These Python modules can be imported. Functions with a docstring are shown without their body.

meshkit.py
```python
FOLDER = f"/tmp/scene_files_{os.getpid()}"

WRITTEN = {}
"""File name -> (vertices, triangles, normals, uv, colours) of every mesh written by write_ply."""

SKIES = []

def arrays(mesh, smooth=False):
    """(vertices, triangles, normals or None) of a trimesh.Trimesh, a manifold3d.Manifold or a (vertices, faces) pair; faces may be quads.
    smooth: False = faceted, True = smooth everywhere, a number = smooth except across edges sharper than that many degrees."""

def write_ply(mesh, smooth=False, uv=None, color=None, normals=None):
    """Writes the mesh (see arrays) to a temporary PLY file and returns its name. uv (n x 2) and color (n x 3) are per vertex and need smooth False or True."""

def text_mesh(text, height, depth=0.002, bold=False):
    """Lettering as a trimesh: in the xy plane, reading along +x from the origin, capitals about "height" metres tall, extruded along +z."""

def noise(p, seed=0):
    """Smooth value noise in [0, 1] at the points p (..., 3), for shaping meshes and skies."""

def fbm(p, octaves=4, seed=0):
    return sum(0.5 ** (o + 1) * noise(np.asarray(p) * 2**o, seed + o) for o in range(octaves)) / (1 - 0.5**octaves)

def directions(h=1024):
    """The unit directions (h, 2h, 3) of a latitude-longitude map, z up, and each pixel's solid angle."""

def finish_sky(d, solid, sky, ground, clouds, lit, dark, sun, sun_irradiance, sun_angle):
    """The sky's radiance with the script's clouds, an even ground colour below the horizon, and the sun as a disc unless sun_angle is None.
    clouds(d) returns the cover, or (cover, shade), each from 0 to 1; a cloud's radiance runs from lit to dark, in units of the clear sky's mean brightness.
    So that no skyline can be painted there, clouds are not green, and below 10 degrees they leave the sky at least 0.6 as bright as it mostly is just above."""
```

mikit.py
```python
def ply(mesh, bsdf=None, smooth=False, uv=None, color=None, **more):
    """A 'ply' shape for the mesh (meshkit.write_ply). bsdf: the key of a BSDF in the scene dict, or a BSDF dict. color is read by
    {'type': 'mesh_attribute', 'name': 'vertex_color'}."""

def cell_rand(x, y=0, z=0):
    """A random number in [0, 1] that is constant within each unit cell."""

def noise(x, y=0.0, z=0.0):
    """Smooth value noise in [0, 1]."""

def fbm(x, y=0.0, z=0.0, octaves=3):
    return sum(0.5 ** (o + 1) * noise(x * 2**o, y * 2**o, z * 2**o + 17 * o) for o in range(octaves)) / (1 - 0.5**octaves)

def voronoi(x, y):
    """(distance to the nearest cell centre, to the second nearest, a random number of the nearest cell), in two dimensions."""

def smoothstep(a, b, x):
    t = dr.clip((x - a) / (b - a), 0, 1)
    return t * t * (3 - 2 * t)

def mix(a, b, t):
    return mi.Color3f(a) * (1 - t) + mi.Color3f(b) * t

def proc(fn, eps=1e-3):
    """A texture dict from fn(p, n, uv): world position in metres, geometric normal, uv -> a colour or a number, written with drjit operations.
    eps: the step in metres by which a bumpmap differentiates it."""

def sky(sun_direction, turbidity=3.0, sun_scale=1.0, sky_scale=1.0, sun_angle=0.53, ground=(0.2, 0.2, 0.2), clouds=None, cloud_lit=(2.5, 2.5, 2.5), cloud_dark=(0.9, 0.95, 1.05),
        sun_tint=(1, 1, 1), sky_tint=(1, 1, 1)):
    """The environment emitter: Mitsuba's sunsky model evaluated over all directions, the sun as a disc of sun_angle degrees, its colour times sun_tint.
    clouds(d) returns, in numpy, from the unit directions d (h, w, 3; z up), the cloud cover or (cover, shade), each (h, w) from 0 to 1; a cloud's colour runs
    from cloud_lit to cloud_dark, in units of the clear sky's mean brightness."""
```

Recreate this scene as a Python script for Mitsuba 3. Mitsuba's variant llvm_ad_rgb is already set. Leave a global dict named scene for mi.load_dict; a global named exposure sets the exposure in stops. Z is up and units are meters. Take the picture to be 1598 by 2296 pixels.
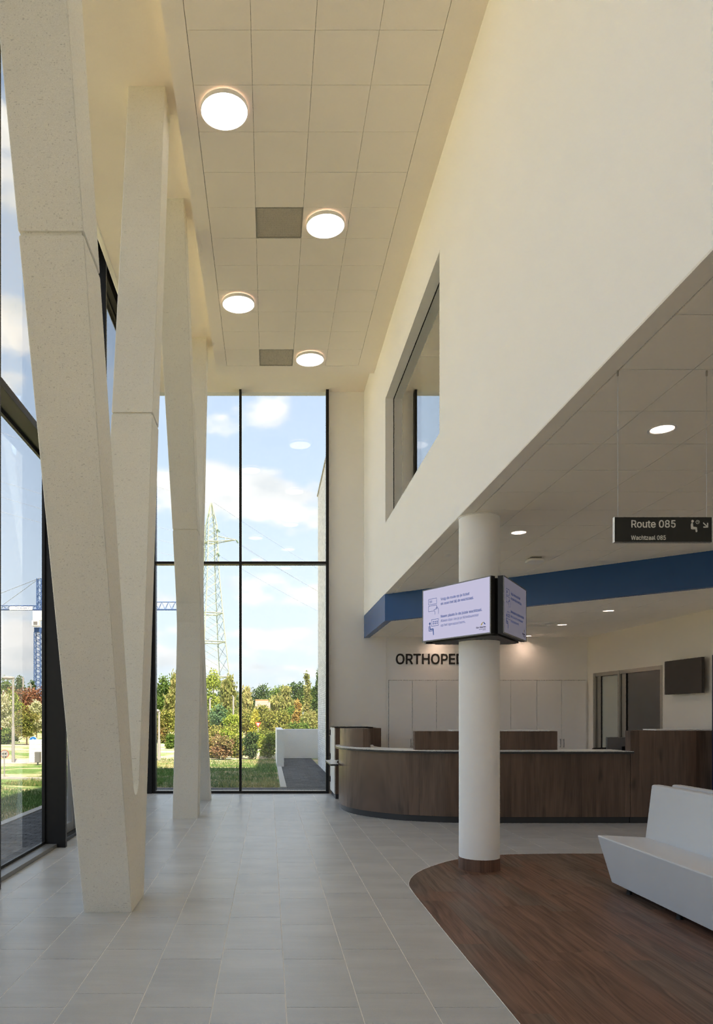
import math
import numpy as np
import trimesh
import shapely.geometry as sg
import shapely.ops as so
import shapely.affinity as sa
import mitsuba as mi
import drjit as dr
import mikit
import meshkit
from mikit import ply, proc, noise, fbm, voronoi, cell_rand, smoothstep, mix

T = mi.ScalarTransform4f
scene, labels = {}, {}
PI = math.pi

# ------------------------------------------------------------------ camera, sky, sun, exposure
F, CX, CY, EYE = 1655.0, 602.2, 1605.9, 1.58      # focal length and principal point for 1598 x 2296, eye height
scene['camera'] = {'type': 'perspective', 'fov_axis': 'x', 'fov': 2 * math.degrees(math.atan(799 / F)),
                   'near_clip': 0.05, 'far_clip': 2000.0,
                   'principal_point_offset_x': (799 - CX) / 1598, 'principal_point_offset_y': (1148 - CY) / 2296,
                   'to_world': T().look_at(origin=[0, 0, EYE], target=[0, 10, EYE], up=[0, 0, 1])}


def sky_clouds(d):
    x, y, z = d[..., 0], d[..., 1], d[..., 2]
    q = 1.0 / (np.maximum(z, 0) + 0.16)
    p = np.stack([x * q * 1.15 + 3.1, y * q * 1.15 + 7.7, 0 * x + 0.4], -1)
    yy = np.where(y > 0.15, y, 1e9)
    u, v = x / yy, z / yy
    ahead = y > 0.15
    n = 0.5 + 1.1 * (meshkit.fbm(p, 4, seed=5) - 0.5)
    # the cumulus banks that stand to the north, as azimuth and height on the horizon
    for px, py, su, sv, a in ((520, 1110, 330, 75, .26), (655, 1170, 200, 60, .16), (590, 925, 95, 40, .17), (610, 915, 50, 30, .10), (490, 960, 60, 30, .10), (420, 1080, 120, 60, .15), (610, 1325, 170, 50, .25), (640, 1425, 120, 30, .2),
                              (470, 1250, 90, 20, .10), (590, 1010, 170, 36, -.24), (700, 930, 45, 80, -.22), (470, 895, 60, 22, -.15), (600, 1248, 220, 22, -.22), (560, 1385, 260, 18, -.22), (500, 1440, 90, 16, -.14), (700, 1480, 120, 14, -.1), (600, 1490, 500, 36, .12),
                              (30, 740, 110, 60, .26), (10, 860, 60, 40, .2), (70, 1060, 130, 110, -.25), (40, 1410, 160, 60, .16), (60, 560, 120, 80, -.2), (10, 300, 200, 160, .12),
                              (380, 1340, 90, 50, .2), (380, 960, 60, 80, -.15)):
        uu, vv = (px - CX) / F, (CY - py) / F
        n = n + np.where(ahead, a * np.exp(-((u - uu) / (su / F)) ** 2 - ((v - vv) / (sv / F)) ** 2), 0)
    e = d * [34.0, 34.0, 60.0]
    fine = meshkit.fbm(e, 5, seed=9)
    puffs = np.abs(meshkit.fbm(d * [22.0, 22.0, 40.0], 4, seed=21) - 0.5) * 2
    m = n + 0.34 * (fine - 0.5) - 0.16 * puffs
    t = np.clip((m - 0.50) / 0.17, 0, 1)
    cover = t * t * (3 - 2 * t)
    base = meshkit.fbm(d * [14.0, 14.0, 30.0], 4, seed=3)
    shade = np.clip(1.7 * (base - 0.42) + 0.35 * np.clip(0.62 - m, 0, 1), 0, 1)
    haze = 0.52 + 0.40 * np.exp(-np.maximum(z, 0) / 0.25)        # thin summer haze, thicker towards the horizon all round
    out = cover + (1 - cover) * haze
    shade = (cover * shade + (1 - cover) * haze * 1.0) / np.maximum(out, 1e-6)
    return out, shade


scene['sky'] = mikit.sky(sun_direction=(2.1, -7.2, 9.3), turbidity=2.2, sun_scale=0.72, sky_scale=1.0, sun_angle=0.8, ground=(0.34, 0.30, 0.235),
                         clouds=sky_clouds, cloud_lit=(1.16, 1.15, 1.13), cloud_dark=(0.60, 0.70, 0.78), sky_tint=(1.38, 1.06, 0.90))
exposure = 3.5
DISPLAY = 2.0 ** -exposure       # radiance that renders as white

# ------------------------------------------------------------------ materials
def rgb(*c):
    return {'type': 'rgb', 'value': list(c)}


def lin(r, g, b):
    f = lambda c: ((c / 255 + 0.055) / 1.055) ** 2.4 if c > 10 else c / 255 / 12.92
    return [f(r), f(g), f(b)]


def pr(color, rough=0.5, spec=0.5, metal=0.0, **kw):
    c = color if isinstance(color, dict) else rgb(*color)
    return {'type': 'twosided', 'bsdf': {'type': 'principled', 'base_color': c, 'roughness': rough, 'specular': spec, 'metallic': metal, **kw}}


def bumped(inner, fn, scale, eps=1e-3):
    return {'type': 'twosided', 'bsdf': {'type': 'bumpmap', 'arbitrary': {**proc(fn, eps)}, 'scale': scale, 'bsdf': inner['bsdf']}}


def f_paint(p, n, uv):
    g = noise(p.x * 160, p.y * 160, p.z * 160) - 0.5
    h = fbm(p.x * 1.3, p.y * 1.3, p.z * 1.3) - 0.5
    return mi.Color3f(0.91, 0.90, 0.885) * (1 + 0.02 * g + 0.025 * h)


def f_ceiling_paint(p, n, uv):
    g = noise(p.x * 140, p.y * 140, p.z * 140) - 0.5
    return mi.Color3f(0.91, 0.845, 0.755) * (1 + 0.025 * g)


def f_side_paint(p, n, uv):
    g = noise(p.x * 160, p.y * 160, p.z * 160) - 0.5
    return mi.Color3f(0.82, 0.775, 0.69) * (1 + 0.02 * g)


def f_low_ceiling(p, n, uv):
    g = noise(p.x * 140, p.y * 140, p.z * 140) - 0.5
    return mi.Color3f(0.80, 0.77, 0.715) * (1 + 0.025 * g)


def f_concrete(p, n, uv):
    big = fbm(p.x * 1.7 + 4, p.y * 1.7, p.z * 1.1, 4) - 0.5
    grain = noise(p.x * 210, p.y * 210, p.z * 210) - 0.5
    q = smoothstep(0.78, 0.88, noise(p.x * 130 + p.y * 21 + 9, p.y * 115 - p.z * 48, p.z * 122 + p.y * 48))
    pores = smoothstep(0.87, 0.93, noise(p.x * 68 + p.y * 11, p.y * 60 - p.z * 25 + 31, p.z * 64 + p.y * 25))
    c = mi.Color3f(0.75, 0.735, 0.675) * (1 + 0.14 * big + 0.14 * grain)
    return c * (1 - 0.20 * q) * (1 - 0.22 * pores)


def f_concrete_bump(p, n, uv):
    return noise(p.x * 110, p.y * 110, p.z * 110) - smoothstep(0.87, 0.93, noise(p.x * 68 + p.y * 11, p.y * 60 - p.z * 25 + 31, p.z * 64 + p.y * 25))


TX, TY, TW, TL = 0.0942, 4.006, 0.400, 0.796


def f_tile(p, n, uv):
    col = dr.floor((p.x - TX) / TW)
    odd = col - 2 * dr.floor(col / 2)
    row = dr.floor((p.y - TY - 0.2 * odd) / TL)
    r = cell_rand(col, row, 3)
    o = r * 37.0
    cloud = fbm(p.x * 2.2 + o, p.y * 4.2 + o, o, 4) - 0.5
    streak = fbm(p.x * 3.5 + o, p.y * 34 + o, 2.0, 3) - 0.5
    grain = noise(p.x * 300, p.y * 300, 1.0) - 0.5
    c = mi.Color3f(0.442, 0.446, 0.442)
    return c * (1 + 0.055 * (r - 0.5) + 0.26 * cloud + 0.06 * streak + 0.05 * grain)


def f_tile_bump(p, n, uv):
    return fbm(p.x * 7, p.y * 45, 0.0, 3)


def f_walnut(p, n, uv):          # dark laminate, grain upright
    s = p.x + 0.83 * p.y
    plank = cell_rand(dr.floor(s / 0.21), 4.0, 1.0)
    w = fbm(s * 7 + plank * 9, p.z * 0.9, plank * 5, 3)
    fine = noise(s * 130 + 5 * w, p.z * 5, 0.0)
    mid = fbm(s * 30 + 3 * w, p.z * 2.2, 7.0, 3)
    k1, k2, kr = voronoi(s * 3.6 + 0.5 * w, p.z * 1.1)
    knot = (1 - smoothstep(0.0, 0.16, k1 + 0.12 * (mid - 0.5))) * smoothstep(0.4, 0.75, kr)
    t = dr.clip(0.25 + 0.9 * (w - 0.5) + 0.55 * mid - 0.2 * fine + 0.3 * (plank - 0.5), 0, 1)
    c = mix((0.066, 0.041, 0.030), (0.185, 0.122, 0.088), t)
    return c * (1 - 0.45 * knot)


def f_vinyl(p, n, uv):           # wood planks, grain along y
    col = dr.floor((p.x - 1.295) / 0.2)
    r = cell_rand(col, dr.floor((p.y + cell_rand(col, 9.0, 2.0) * 1.2) / 1.2), 5.0)
    o = r * 23.0
    w = fbm(p.x * 9 + o, p.y * 0.9 + o, o, 3)
    rings = fbm(p.x * 48 + 9 * w, p.y * 1.5 + o, 3.0, 3)
    fine = noise(p.x * 210 + 8 * w, p.y * 6.0, o)
    wavy = 0.5 + 0.5 * dr.sin(60 * (p.x + 0.12 * w) + 30 * w)
    red = fbm(p.x * 3.3 + 2 * o, p.y * 0.7, 8.0, 2)
    t = dr.clip(0.42 + 0.85 * (rings - 0.5) + 0.30 * (w - 0.5) + 0.14 * (wavy - 0.5) - 0.32 * (fine - 0.5) + 0.10 * (r - 0.5), 0, 1)
    c = mix((0.075, 0.048, 0.035), (0.215, 0.147, 0.108), t)
    return mix(c, c * mi.Color3f(1.12, 0.90, 0.82), smoothstep(0.42, 0.62, red))


def f_grass(p, n, uv):
    big = fbm(p.x * 0.22 + 3, p.y * 0.30, 0.5, 4)
    mid = fbm(p.x * 1.1, p.y * 1.6, 1.0, 3)
    fine = fbm(p.x * 14, p.y * 14, 2.0, 3)
    dry = smoothstep(0.39, 0.55, big * 0.7 + mid * 0.3)
    c = mix((0.095, 0.16, 0.05), (0.38, 0.315, 0.21), dry)
    return c * (0.62 + 0.76 * fine)


def f_asphalt(p, n, uv):
    return mi.Color3f(0.30, 0.29, 0.275) * (0.85 + 0.3 * fbm(p.x * 30, p.y * 30, 0.0, 3)) * (0.9 + 0.2 * fbm(p.x * 0.6, p.y * 0.6, 3.0, 2))


def f_paver(p, n, uv):
    r = cell_rand(dr.floor(p.x * 5.0), dr.floor(p.y * 10.0), 2.0)
    return mi.Color3f(0.075, 0.077, 0.082) * (0.7 + 0.6 * r) * (0.8 + 0.4 * fbm(p.x * 40, p.y * 40, 0.0, 3))


def f_white_brick(p, n, uv):
    s = p.x + p.y
    row = dr.floor(p.z / 0.065)
    odd = row - 2 * dr.floor(row / 2)
    a = (s / 0.215 + 0.5 * odd)
    fa, fb = a - dr.floor(a), p.z / 0.065 - row
    m = smoothstep(0.02, 0.06, fa) * smoothstep(0.08, 0.2, fb)
    r = cell_rand(dr.floor(a), row, 4.0)
    return mix((0.42, 0.41, 0.40), (0.68, 0.67, 0.66), m) * (0.86 + 0.28 * r)


def f_leather(p, n, uv):
    g = noise(p.x * 260, p.y * 260, p.z * 260) - 0.5
    return mi.Color3f(0.60, 0.615, 0.63) * (1 + 0.03 * g)


def f_leather_bump(p, n, uv):
    return noise(p.x * 300, p.y * 300, p.z * 300) + 4 * fbm(p.x * 5, p.y * 5, p.z * 5, 2)


def f_mesh_grille(p, n, uv):
    a, b = p.x * 90, p.y * 90
    h = dr.square(a - dr.floor(a) - 0.5) + dr.square(b - dr.floor(b) - 0.5)
    return mix((0.25, 0.22, 0.18), (0.55, 0.50, 0.42), smoothstep(0.05, 0.12, h))


def f_bark(p, n, uv):
    return mi.Color3f(0.24, 0.2, 0.15) * (0.6 + 0.8 * fbm(p.x * 9, p.y * 9, p.z * 3, 3))


def f_stucco(p, n, uv):
    return mi.Color3f(0.72, 0.715, 0.69) * (0.93 + 0.14 * fbm(p.x * 2.0, p.y * 2.0, p.z * 1.5, 4)) * (0.97 + 0.06 * noise(p.x * 60, p.y * 60, p.z * 60))


scene['m_paint'] = pr(proc(f_paint), 0.75, 0.2)
scene['m_side_paint'] = pr(proc(f_side_paint), 0.75, 0.2)
scene['m_ceiling'] = pr(proc(f_ceiling_paint), 0.85, 0.15)
scene['m_low_ceiling'] = pr(proc(f_low_ceiling), 0.85, 0.15)
scene['m_gap'] = pr((0.34, 0.32, 0.28), 0.9, 0.1)
scene['m_shadow_gap'] = pr((0.10, 0.10, 0.10), 0.9, 0.1)
scene['m_concrete'] = bumped(pr(proc(f_concrete), 0.8, 0.25), f_concrete_bump, 0.0003)
scene['m_tile'] = bumped(pr(proc(f_tile), 0.33, 0.5), f_tile_bump, 0.0006, 2e-3)
scene['m_grout'] = pr((0.74, 0.71, 0.66), 0.9, 0.1)
scene['m_walnut'] = pr(proc(f_walnut), 0.34, 0.5)
scene['m_vinyl'] = pr(proc(f_vinyl), 0.45, 0.4)
scene['m_black'] = pr((0.010, 0.010, 0.011), 0.38, 0.32)
scene['m_black_matt'] = pr((0.012, 0.012, 0.013), 0.7, 0.3)
scene['m_plinth'] = pr((0.030, 0.032, 0.036), 0.35, 0.5)
scene['m_white_top'] = pr((0.80, 0.80, 0.79), 0.25, 0.5)
scene['m_white_plastic'] = pr((0.80, 0.79, 0.77), 0.35, 0.5)
scene['m_white_gloss'] = pr((0.78, 0.77, 0.74), 0.5, 0.4)
scene['m_alu'] = pr((0.46, 0.44, 0.40), 0.35, 0.5, 0.9)
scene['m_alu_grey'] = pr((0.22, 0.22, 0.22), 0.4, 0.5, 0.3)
scene['m_steel'] = pr((0.55, 0.54, 0.52), 0.3, 0.5, 1.0)
scene['m_blue'] = pr((0.014, 0.080, 0.245), 0.33, 0.5)
scene['m_navy'] = pr((0.006, 0.012, 0.05), 0.4, 0.5)
scene['m_leather'] = bumped(pr(proc(f_leather), 0.48, 0.45), f_leather_bump, 0.0006)
scene['m_grille'] = pr(proc(f_mesh_grille), 0.7, 0.3)
scene['m_cream'] = pr((0.83, 0.80, 0.72), 0.5, 0.3)
scene['m_sign'] = pr((0.020, 0.021, 0.019), 0.5, 0.4)
scene['m_sign_print'] = pr((0.60, 0.58, 0.54), 0.6, 0.3)
scene['m_letter'] = pr((0.020, 0.018, 0.016), 0.5, 0.4)
scene['m_tv'] = pr((0.040, 0.034, 0.030), 0.5, 0.4)
scene['m_screen_print'] = pr((0.16, 0.24, 0.62), 0.8, 0.1)
scene['m_screen_print_dark'] = pr((0.06, 0.06, 0.12), 0.8, 0.1)
scene['m_screen_yellow'] = pr((0.7, 0.55, 0.15), 0.8, 0.1)
scene['m_reflector'] = pr((0.80, 0.74, 0.68), 0.3, 0.5)
scene['m_glass'] = {'type': 'thindielectric', 'int_ior': 1.52, 'specular_transmittance': rgb(0.97, 0.98, 0.975)}
scene['m_glass_inner'] = {'type': 'thindielectric', 'int_ior': 1.7, 'specular_transmittance': rgb(0.75, 0.78, 0.74)}
scene['m_grass'] = pr(proc(f_grass), 0.95, 0.05)
scene['m_asphalt'] = pr(proc(f_asphalt), 0.9, 0.1)
scene['m_paver'] = pr(proc(f_paver), 0.8, 0.25)
scene['m_curb'] = pr((0.42, 0.41, 0.39), 0.9, 0.1)
scene['m_white_brick'] = pr(proc(f_white_brick), 0.85, 0.15)
scene['m_stucco'] = pr(proc(f_stucco), 0.85, 0.15)
scene['m_bark'] = pr(proc(f_bark), 0.95, 0.05)
scene['m_leaf'] = {'type': 'principledthin', 'base_color': {'type': 'mesh_attribute', 'name': 'vertex_color'}, 'roughness': 0.7, 'diff_trans': 0.55, 'spec_trans': 0.0}
scene['m_galv'] = pr((0.36, 0.36, 0.35), 0.55, 0.4, 0.2)
scene['m_pylon'] = pr((0.40, 0.46, 0.36), 0.7, 0.3)
scene['m_pylon_dark'] = pr((0.12, 0.20, 0.15), 0.6, 0.3)
scene['m_crane_blue'] = pr((0.05, 0.11, 0.30), 0.5, 0.4)
scene['m_sign_white'] = pr((0.85, 0.85, 0.84), 0.6, 0.3)
scene['m_sign_red'] = pr((0.62, 0.05, 0.03), 0.5, 0.4)
scene['m_sign_blue'] = pr((0.02, 0.17, 0.50), 0.5, 0.4)
scene['m_roof'] = pr((0.55, 0.20, 0.09), 0.9, 0.1)
scene['m_roof_grey'] = pr((0.27, 0.23, 0.20), 0.9, 0.1)

# ------------------------------------------------------------------ helpers
def at(px, py, Y):
    return np.array([(px - CX) / F * Y, Y, EYE - (py - CY) / F * Y])


def X_at(px, Y):
    return (px - CX) / F * Y


def numbered(key):
    if not any(k == key or k.startswith(key + '__') for k in USED):
        USED.add(key)
        return key
    i = 1
    while f'{key}_{i:03d}' in USED:
        i += 1
    USED.add(f'{key}_{i:03d}')
    return f'{key}_{i:03d}'


USED = set()


def obj(name, mesh, m, parent=None, smooth=False, label=None, **kw):
    key = numbered(f'{parent}__{name}' if parent else name)
    d = mesh if isinstance(mesh, dict) else ply(mesh, None, smooth, **kw)
    scene[key] = {**d, 'bsdf': {'type': 'ref', 'id': m}}
    if label:
        labels[key] = {'label': label}
    return key


def place(name, d, m, parent, to_world):
    key = numbered(f'{parent}__{name}')
    scene[key] = {**d, 'bsdf': {'type': 'ref', 'id': m}, 'to_world': to_world}
    return key


def thing(name, label, cat, group=None):
    key = numbered(name)
    labels[key] = {'label': label, 'category': cat}
    if group:
        labels[key]['group'] = group
    return key


def struct(name, label):
    key = numbered(name)
    labels[key] = {'label': label, 'kind': 'structure'}
    return key


def box(x0, x1, y0, y1, z0, z1):
    m = trimesh.creation.box((x1 - x0, y1 - y0, z1 - z0))
    m.apply_translation(((x0 + x1) / 2, (y0 + y1) / 2, (z0 + z1) / 2))
    return m


def cat(*ms):
    return trimesh.util.concatenate([m for m in ms if m is not None])


def prism(poly, z0, z1):
    out = []
    for g in getattr(poly, 'geoms', [poly]):
        if g.geom_type == 'Polygon' and g.area > 1e-9:
            m = trimesh.creation.extrude_polygon(g, z1 - z0, engine='earcut')
            m.apply_translation((0, 0, z0))
            out.append(m)
    return cat(*out) if out else None


def yz_prism(poly, x0, x1):
    """poly in (y, z), extruded along x."""
    m = prism(poly, 0, x1 - x0)
    v = m.vertices.copy()
    m.vertices = np.stack([v[:, 2] + x0, v[:, 0], v[:, 1]], 1)
    return m


def offset_ring(p, d):
    """Moves each vertex of the closed counter-clockwise polygon p inwards by d (mitred)."""
    p = np.asarray(p, float)
    e = np.roll(p, -1, 0) - p
    e /= np.linalg.norm(e, axis=1, keepdims=True)
    n = np.stack([-e[:, 1], e[:, 0]], 1)
    a, b = np.roll(n, 1, 0), n
    m = a + b
    m /= np.maximum((m * m).sum(1, keepdims=True), 0.35) / 2
    return p + m * d


def ccw(p):
    p = np.asarray(p, float)
    x, y = p[:, 0], p[:, 1]
    return p if (x * np.roll(y, -1) - y * np.roll(x, -1)).sum() > 0 else p[::-1]


def bevel_prism(pts, a0, a1, bevel=0.006, axis='z', seg=1, ends=(True, True)):
    """The polygon pts extruded from a0 to a1 along an axis with its end edges chamfered (seg 1) or rounded."""
    p = ccw(pts)
    rings = []
    steps = [(bevel * (1 - math.sin(t)), bevel * (1 - math.cos(t))) for t in np.linspace(0, PI / 2, seg + 1)] if bevel > 0 else [(0, 0)]
    # (inset, distance from the end)
    lo = [(i, a0 + dd) for i, dd in steps] if ends[0] else [(0, a0)]
    hi = [(i, a1 - dd) for i, dd in reversed(steps)] if ends[1] else [(0, a1)]
    for ins, a in lo + hi:
        q = offset_ring(p, ins) if ins > 1e-9 else p
        rings.append(np.column_stack([q, np.full(len(q), a)]))
    n = len(p)
    v = np.vstack(rings)
    f = []
    i = np.arange(n)
    j = (i + 1) % n
    for k in range(len(rings) - 1):
        f.append(np.column_stack([k * n + i, k * n + j, (k + 1) * n + j]))
        f.append(np.column_stack([k * n + i, (k + 1) * n + j, (k + 1) * n + i]))
    for ring, base, flip in ((rings[0], 0, True), (rings[-1], (len(rings) - 1) * n, False)):
        tv, tf = trimesh.creation.triangulate_polygon(sg.Polygon(ring[:, :2]), engine='earcut')
        idx = np.array([np.argmin(((ring[:, :2] - w) ** 2).sum(1)) for w in tv])
        tf = idx[tf]
        c = np.cross(ring[tf[:, 1], :2] - ring[tf[:, 0], :2], ring[tf[:, 2], :2] - ring[tf[:, 0], :2])
        tf = np.where((c < 0)[:, None], tf[:, ::-1], tf)
        f.append((tf[:, ::-1] if flip else tf) + base)
    f = np.vstack(f)
    if axis == 'x':
        v = v[:, [2, 0, 1]]
    elif axis == 'y':
        v, f = v[:, [0, 2, 1]], f[:, ::-1]
    return trimesh.Trimesh(v, f, process=False)


def round_poly(pts, r, res=4):
    g = sg.Polygon(pts).buffer(-r, join_style=2).buffer(r, quad_segs=res)
    return np.array(g.exterior.coords)[:-1]


def rect(x0, x1, y0, y1):
    return [(x0, y0), (x1, y0), (x1, y1), (x0, y1)]


def rbox(x0, x1, y0, y1, z0, z1, r=0.005):
    return bevel_prism(rect(x0, x1, y0, y1), z0, z1, r, 'z', 1)


def tube(p, q, r, n=8, r2=None):
    p, q = np.asarray(p, float), np.asarray(q, float)
    z = q - p
    z = z / np.linalg.norm(z)
    x = np.cross(z, [0, 0, 1] if abs(z[2]) < 0.9 else [1, 0, 0])
    x /= np.linalg.norm(x)
    y = np.cross(z, x)
    a = np.arange(n) * 2 * PI / n
    ring = np.cos(a)[:, None] * x + np.sin(a)[:, None] * y
    v = np.vstack([p + ring * r, q + ring * (r if r2 is None else r2), [p], [q]])
    i = np.arange(n)
    j = (i + 1) % n
    f = np.vstack([np.column_stack([i, j, j + n]), np.column_stack([i, j + n, i + n]), np.column_stack([j, i, i * 0 + 2 * n]), np.column_stack([i + n, j + n, i * 0 + 2 * n + 1])])
    return trimesh.Trimesh(v, f, process=False)


def tubes(segs, r, n=4):
    return cat(*[tube(a, b, r, n) for a, b in segs if np.linalg.norm(np.subtract(a, b)) > 1e-6])


def path_tube(pts, r, n=6):
    return cat(*[tube(a, b, r, n) for a, b in zip(pts[:-1], pts[1:])])


def lathe(profile, center=(0, 0, 0), n=48):
    m = trimesh.creation.revolve(np.asarray(profile, float), sections=n)
    m.apply_translation(center)
    return m


def frame_of(o, ex, ez=(0, 0, 1)):
    """4x4 matrix: local x along ex, local y along ez (up), local z out of the face."""
    ex = np.asarray(ex, float) / np.linalg.norm(ex)
    ez = np.asarray(ez, float)
    n = np.cross(ex, ez)
    M = np.eye(4)
    M[:3, 0], M[:3, 1], M[:3, 2], M[:3, 3] = ex, ez, n, o
    return M


def moved(mesh, M):
    m = mesh.copy()
    m.apply_transform(M)
    return m


def text_fit(s, height, width=None, bold=False, depth=0.001):
    m = meshkit.text_mesh(s, height, depth, bold)
    b = m.bounds
    m.apply_translation((-b[0][0], 0, 0))
    if width:
        m.apply_scale((width / (b[1][0] - b[0][0]), 1, 1))
    return m


def spline(pts, per=8):
    p = np.asarray(pts, float)
    e = np.vstack([2 * p[0] - p[1], p, 2 * p[-1] - p[-2]])
    out = []
    for i in range(1, len(e) - 2):
        for t in np.linspace(0, 1, per, endpoint=False):
            a, b, c, d = e[i - 1], e[i], e[i + 1], e[i + 2]
            out.append(0.5 * (2 * b + (c - a) * t + (2 * a - 5 * b + 4 * c - d) * t * t + (3 * b - a - 3 * c + d) * t ** 3))
    out.append(p[-1])
    return np.array(out)


def lamp(mesh, radiance, m='m_white_plastic'):
    return {**ply(mesh), 'bsdf': {'type': 'ref', 'id': m}, 'emitter': {'type': 'area', 'radiance': rgb(*[c * DISPLAY for c in radiance])}}


# ------------------------------------------------------------------ building measures (metres)
Y_BACK, Y_FAR, Y_WALL = -7.0, 15.10, 15.25       # end wall behind, window in the far end, wall beside it
X_GLASS = -2.70
X_WALL, X_WALL_IN = 1.967, 2.25                  # the tall white wall
Z_UP, Z_SOF, Z_LOW, Z_LOW2 = 8.27, 7.98, 3.645, 3.21
RW0, RW1 = np.array([6.586, 15.25]), np.array([6.75, 11.22])   # line of the wall at the right


def right_x(y):
    return RW0[0] + (RW1[0] - RW0[0]) * (y - RW0[1]) / (RW1[1] - RW0[1])


# floor slab with the joints, tiles, vinyl inset
floor = struct('floor', 'grey tiled floor of the lobby')
obj('screed', box(-2.72, 7.7, Y_BACK, 15.25, -0.06, -0.0012), 'm_grout', floor)
inset_pts = [(1.295, 0.5), (1.292, 4.0), (1.290, 5.0), (1.292, 5.84), (1.300, 6.72), (1.347, 7.061), (1.492, 7.437), (1.742, 7.803), (2.115, 8.177), (2.64, 8.411), (2.94, 8.46), (3.312, 8.487), (3.815, 8.49), (7.3, 8.49)]
inset_line = spline(inset_pts, 6)
inset = sg.Polygon(list(inset_line) + [(7.3, 0.5)])
tile_d = ply(box(0.0025, TW - 0.0025, 0.0018, TL - 0.0018, -0.001, 0.0))
tiles = []
for c in range(-8, 18):
    off = 0.2 if c % 2 else 0.0
    for r in range(-2, 15):
        x, y = TX + c * TW, TY + off + r * TL
        g = sg.box(max(x + .0025, -2.715), y + .0018, min(x + TW - .0025, right_x(y) - .01), min(y + TL - .0018, 15.2))
        if g.bounds[0] >= g.bounds[2] or y > 15.1:
            continue
        cy_ = y + TL / 2
        vis = cy_ > 3.4 and -2.8 < x + TW and abs(x + TW / 2) / max(cy_, 1) < 0.75 and not (cy_ > 11.6 and x > 2.2)
        if inset.buffer(0.004).contains(g):
            continue
        whole = not g.intersects(inset.buffer(0.004)) and abs(g.area - (TW - .005) * (TL - .0036)) < 1e-6
        if not whole:
            g = g.difference(inset.buffer(0.004))
        tiles.append((0 if vis else 1, math.hypot(x + TW / 2, cy_), x, y, whole, g))
tiles.sort(key=lambda t: t[:2])
rest = []
for i, (vis, dist, x, y, whole, g) in enumerate(tiles):
    if i < 300 and not vis:
        if whole:
            place('tile', tile_d, 'm_tile', floor, T().translate([x, y, 0]))
        else:
            obj('tile', prism(g, -0.001, 0.0), 'm_tile', floor)
    else:
        rest.append(prism(g, -0.001, 0.0))
k = obj('tile_field', cat(*rest), 'm_tile', floor)
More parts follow.
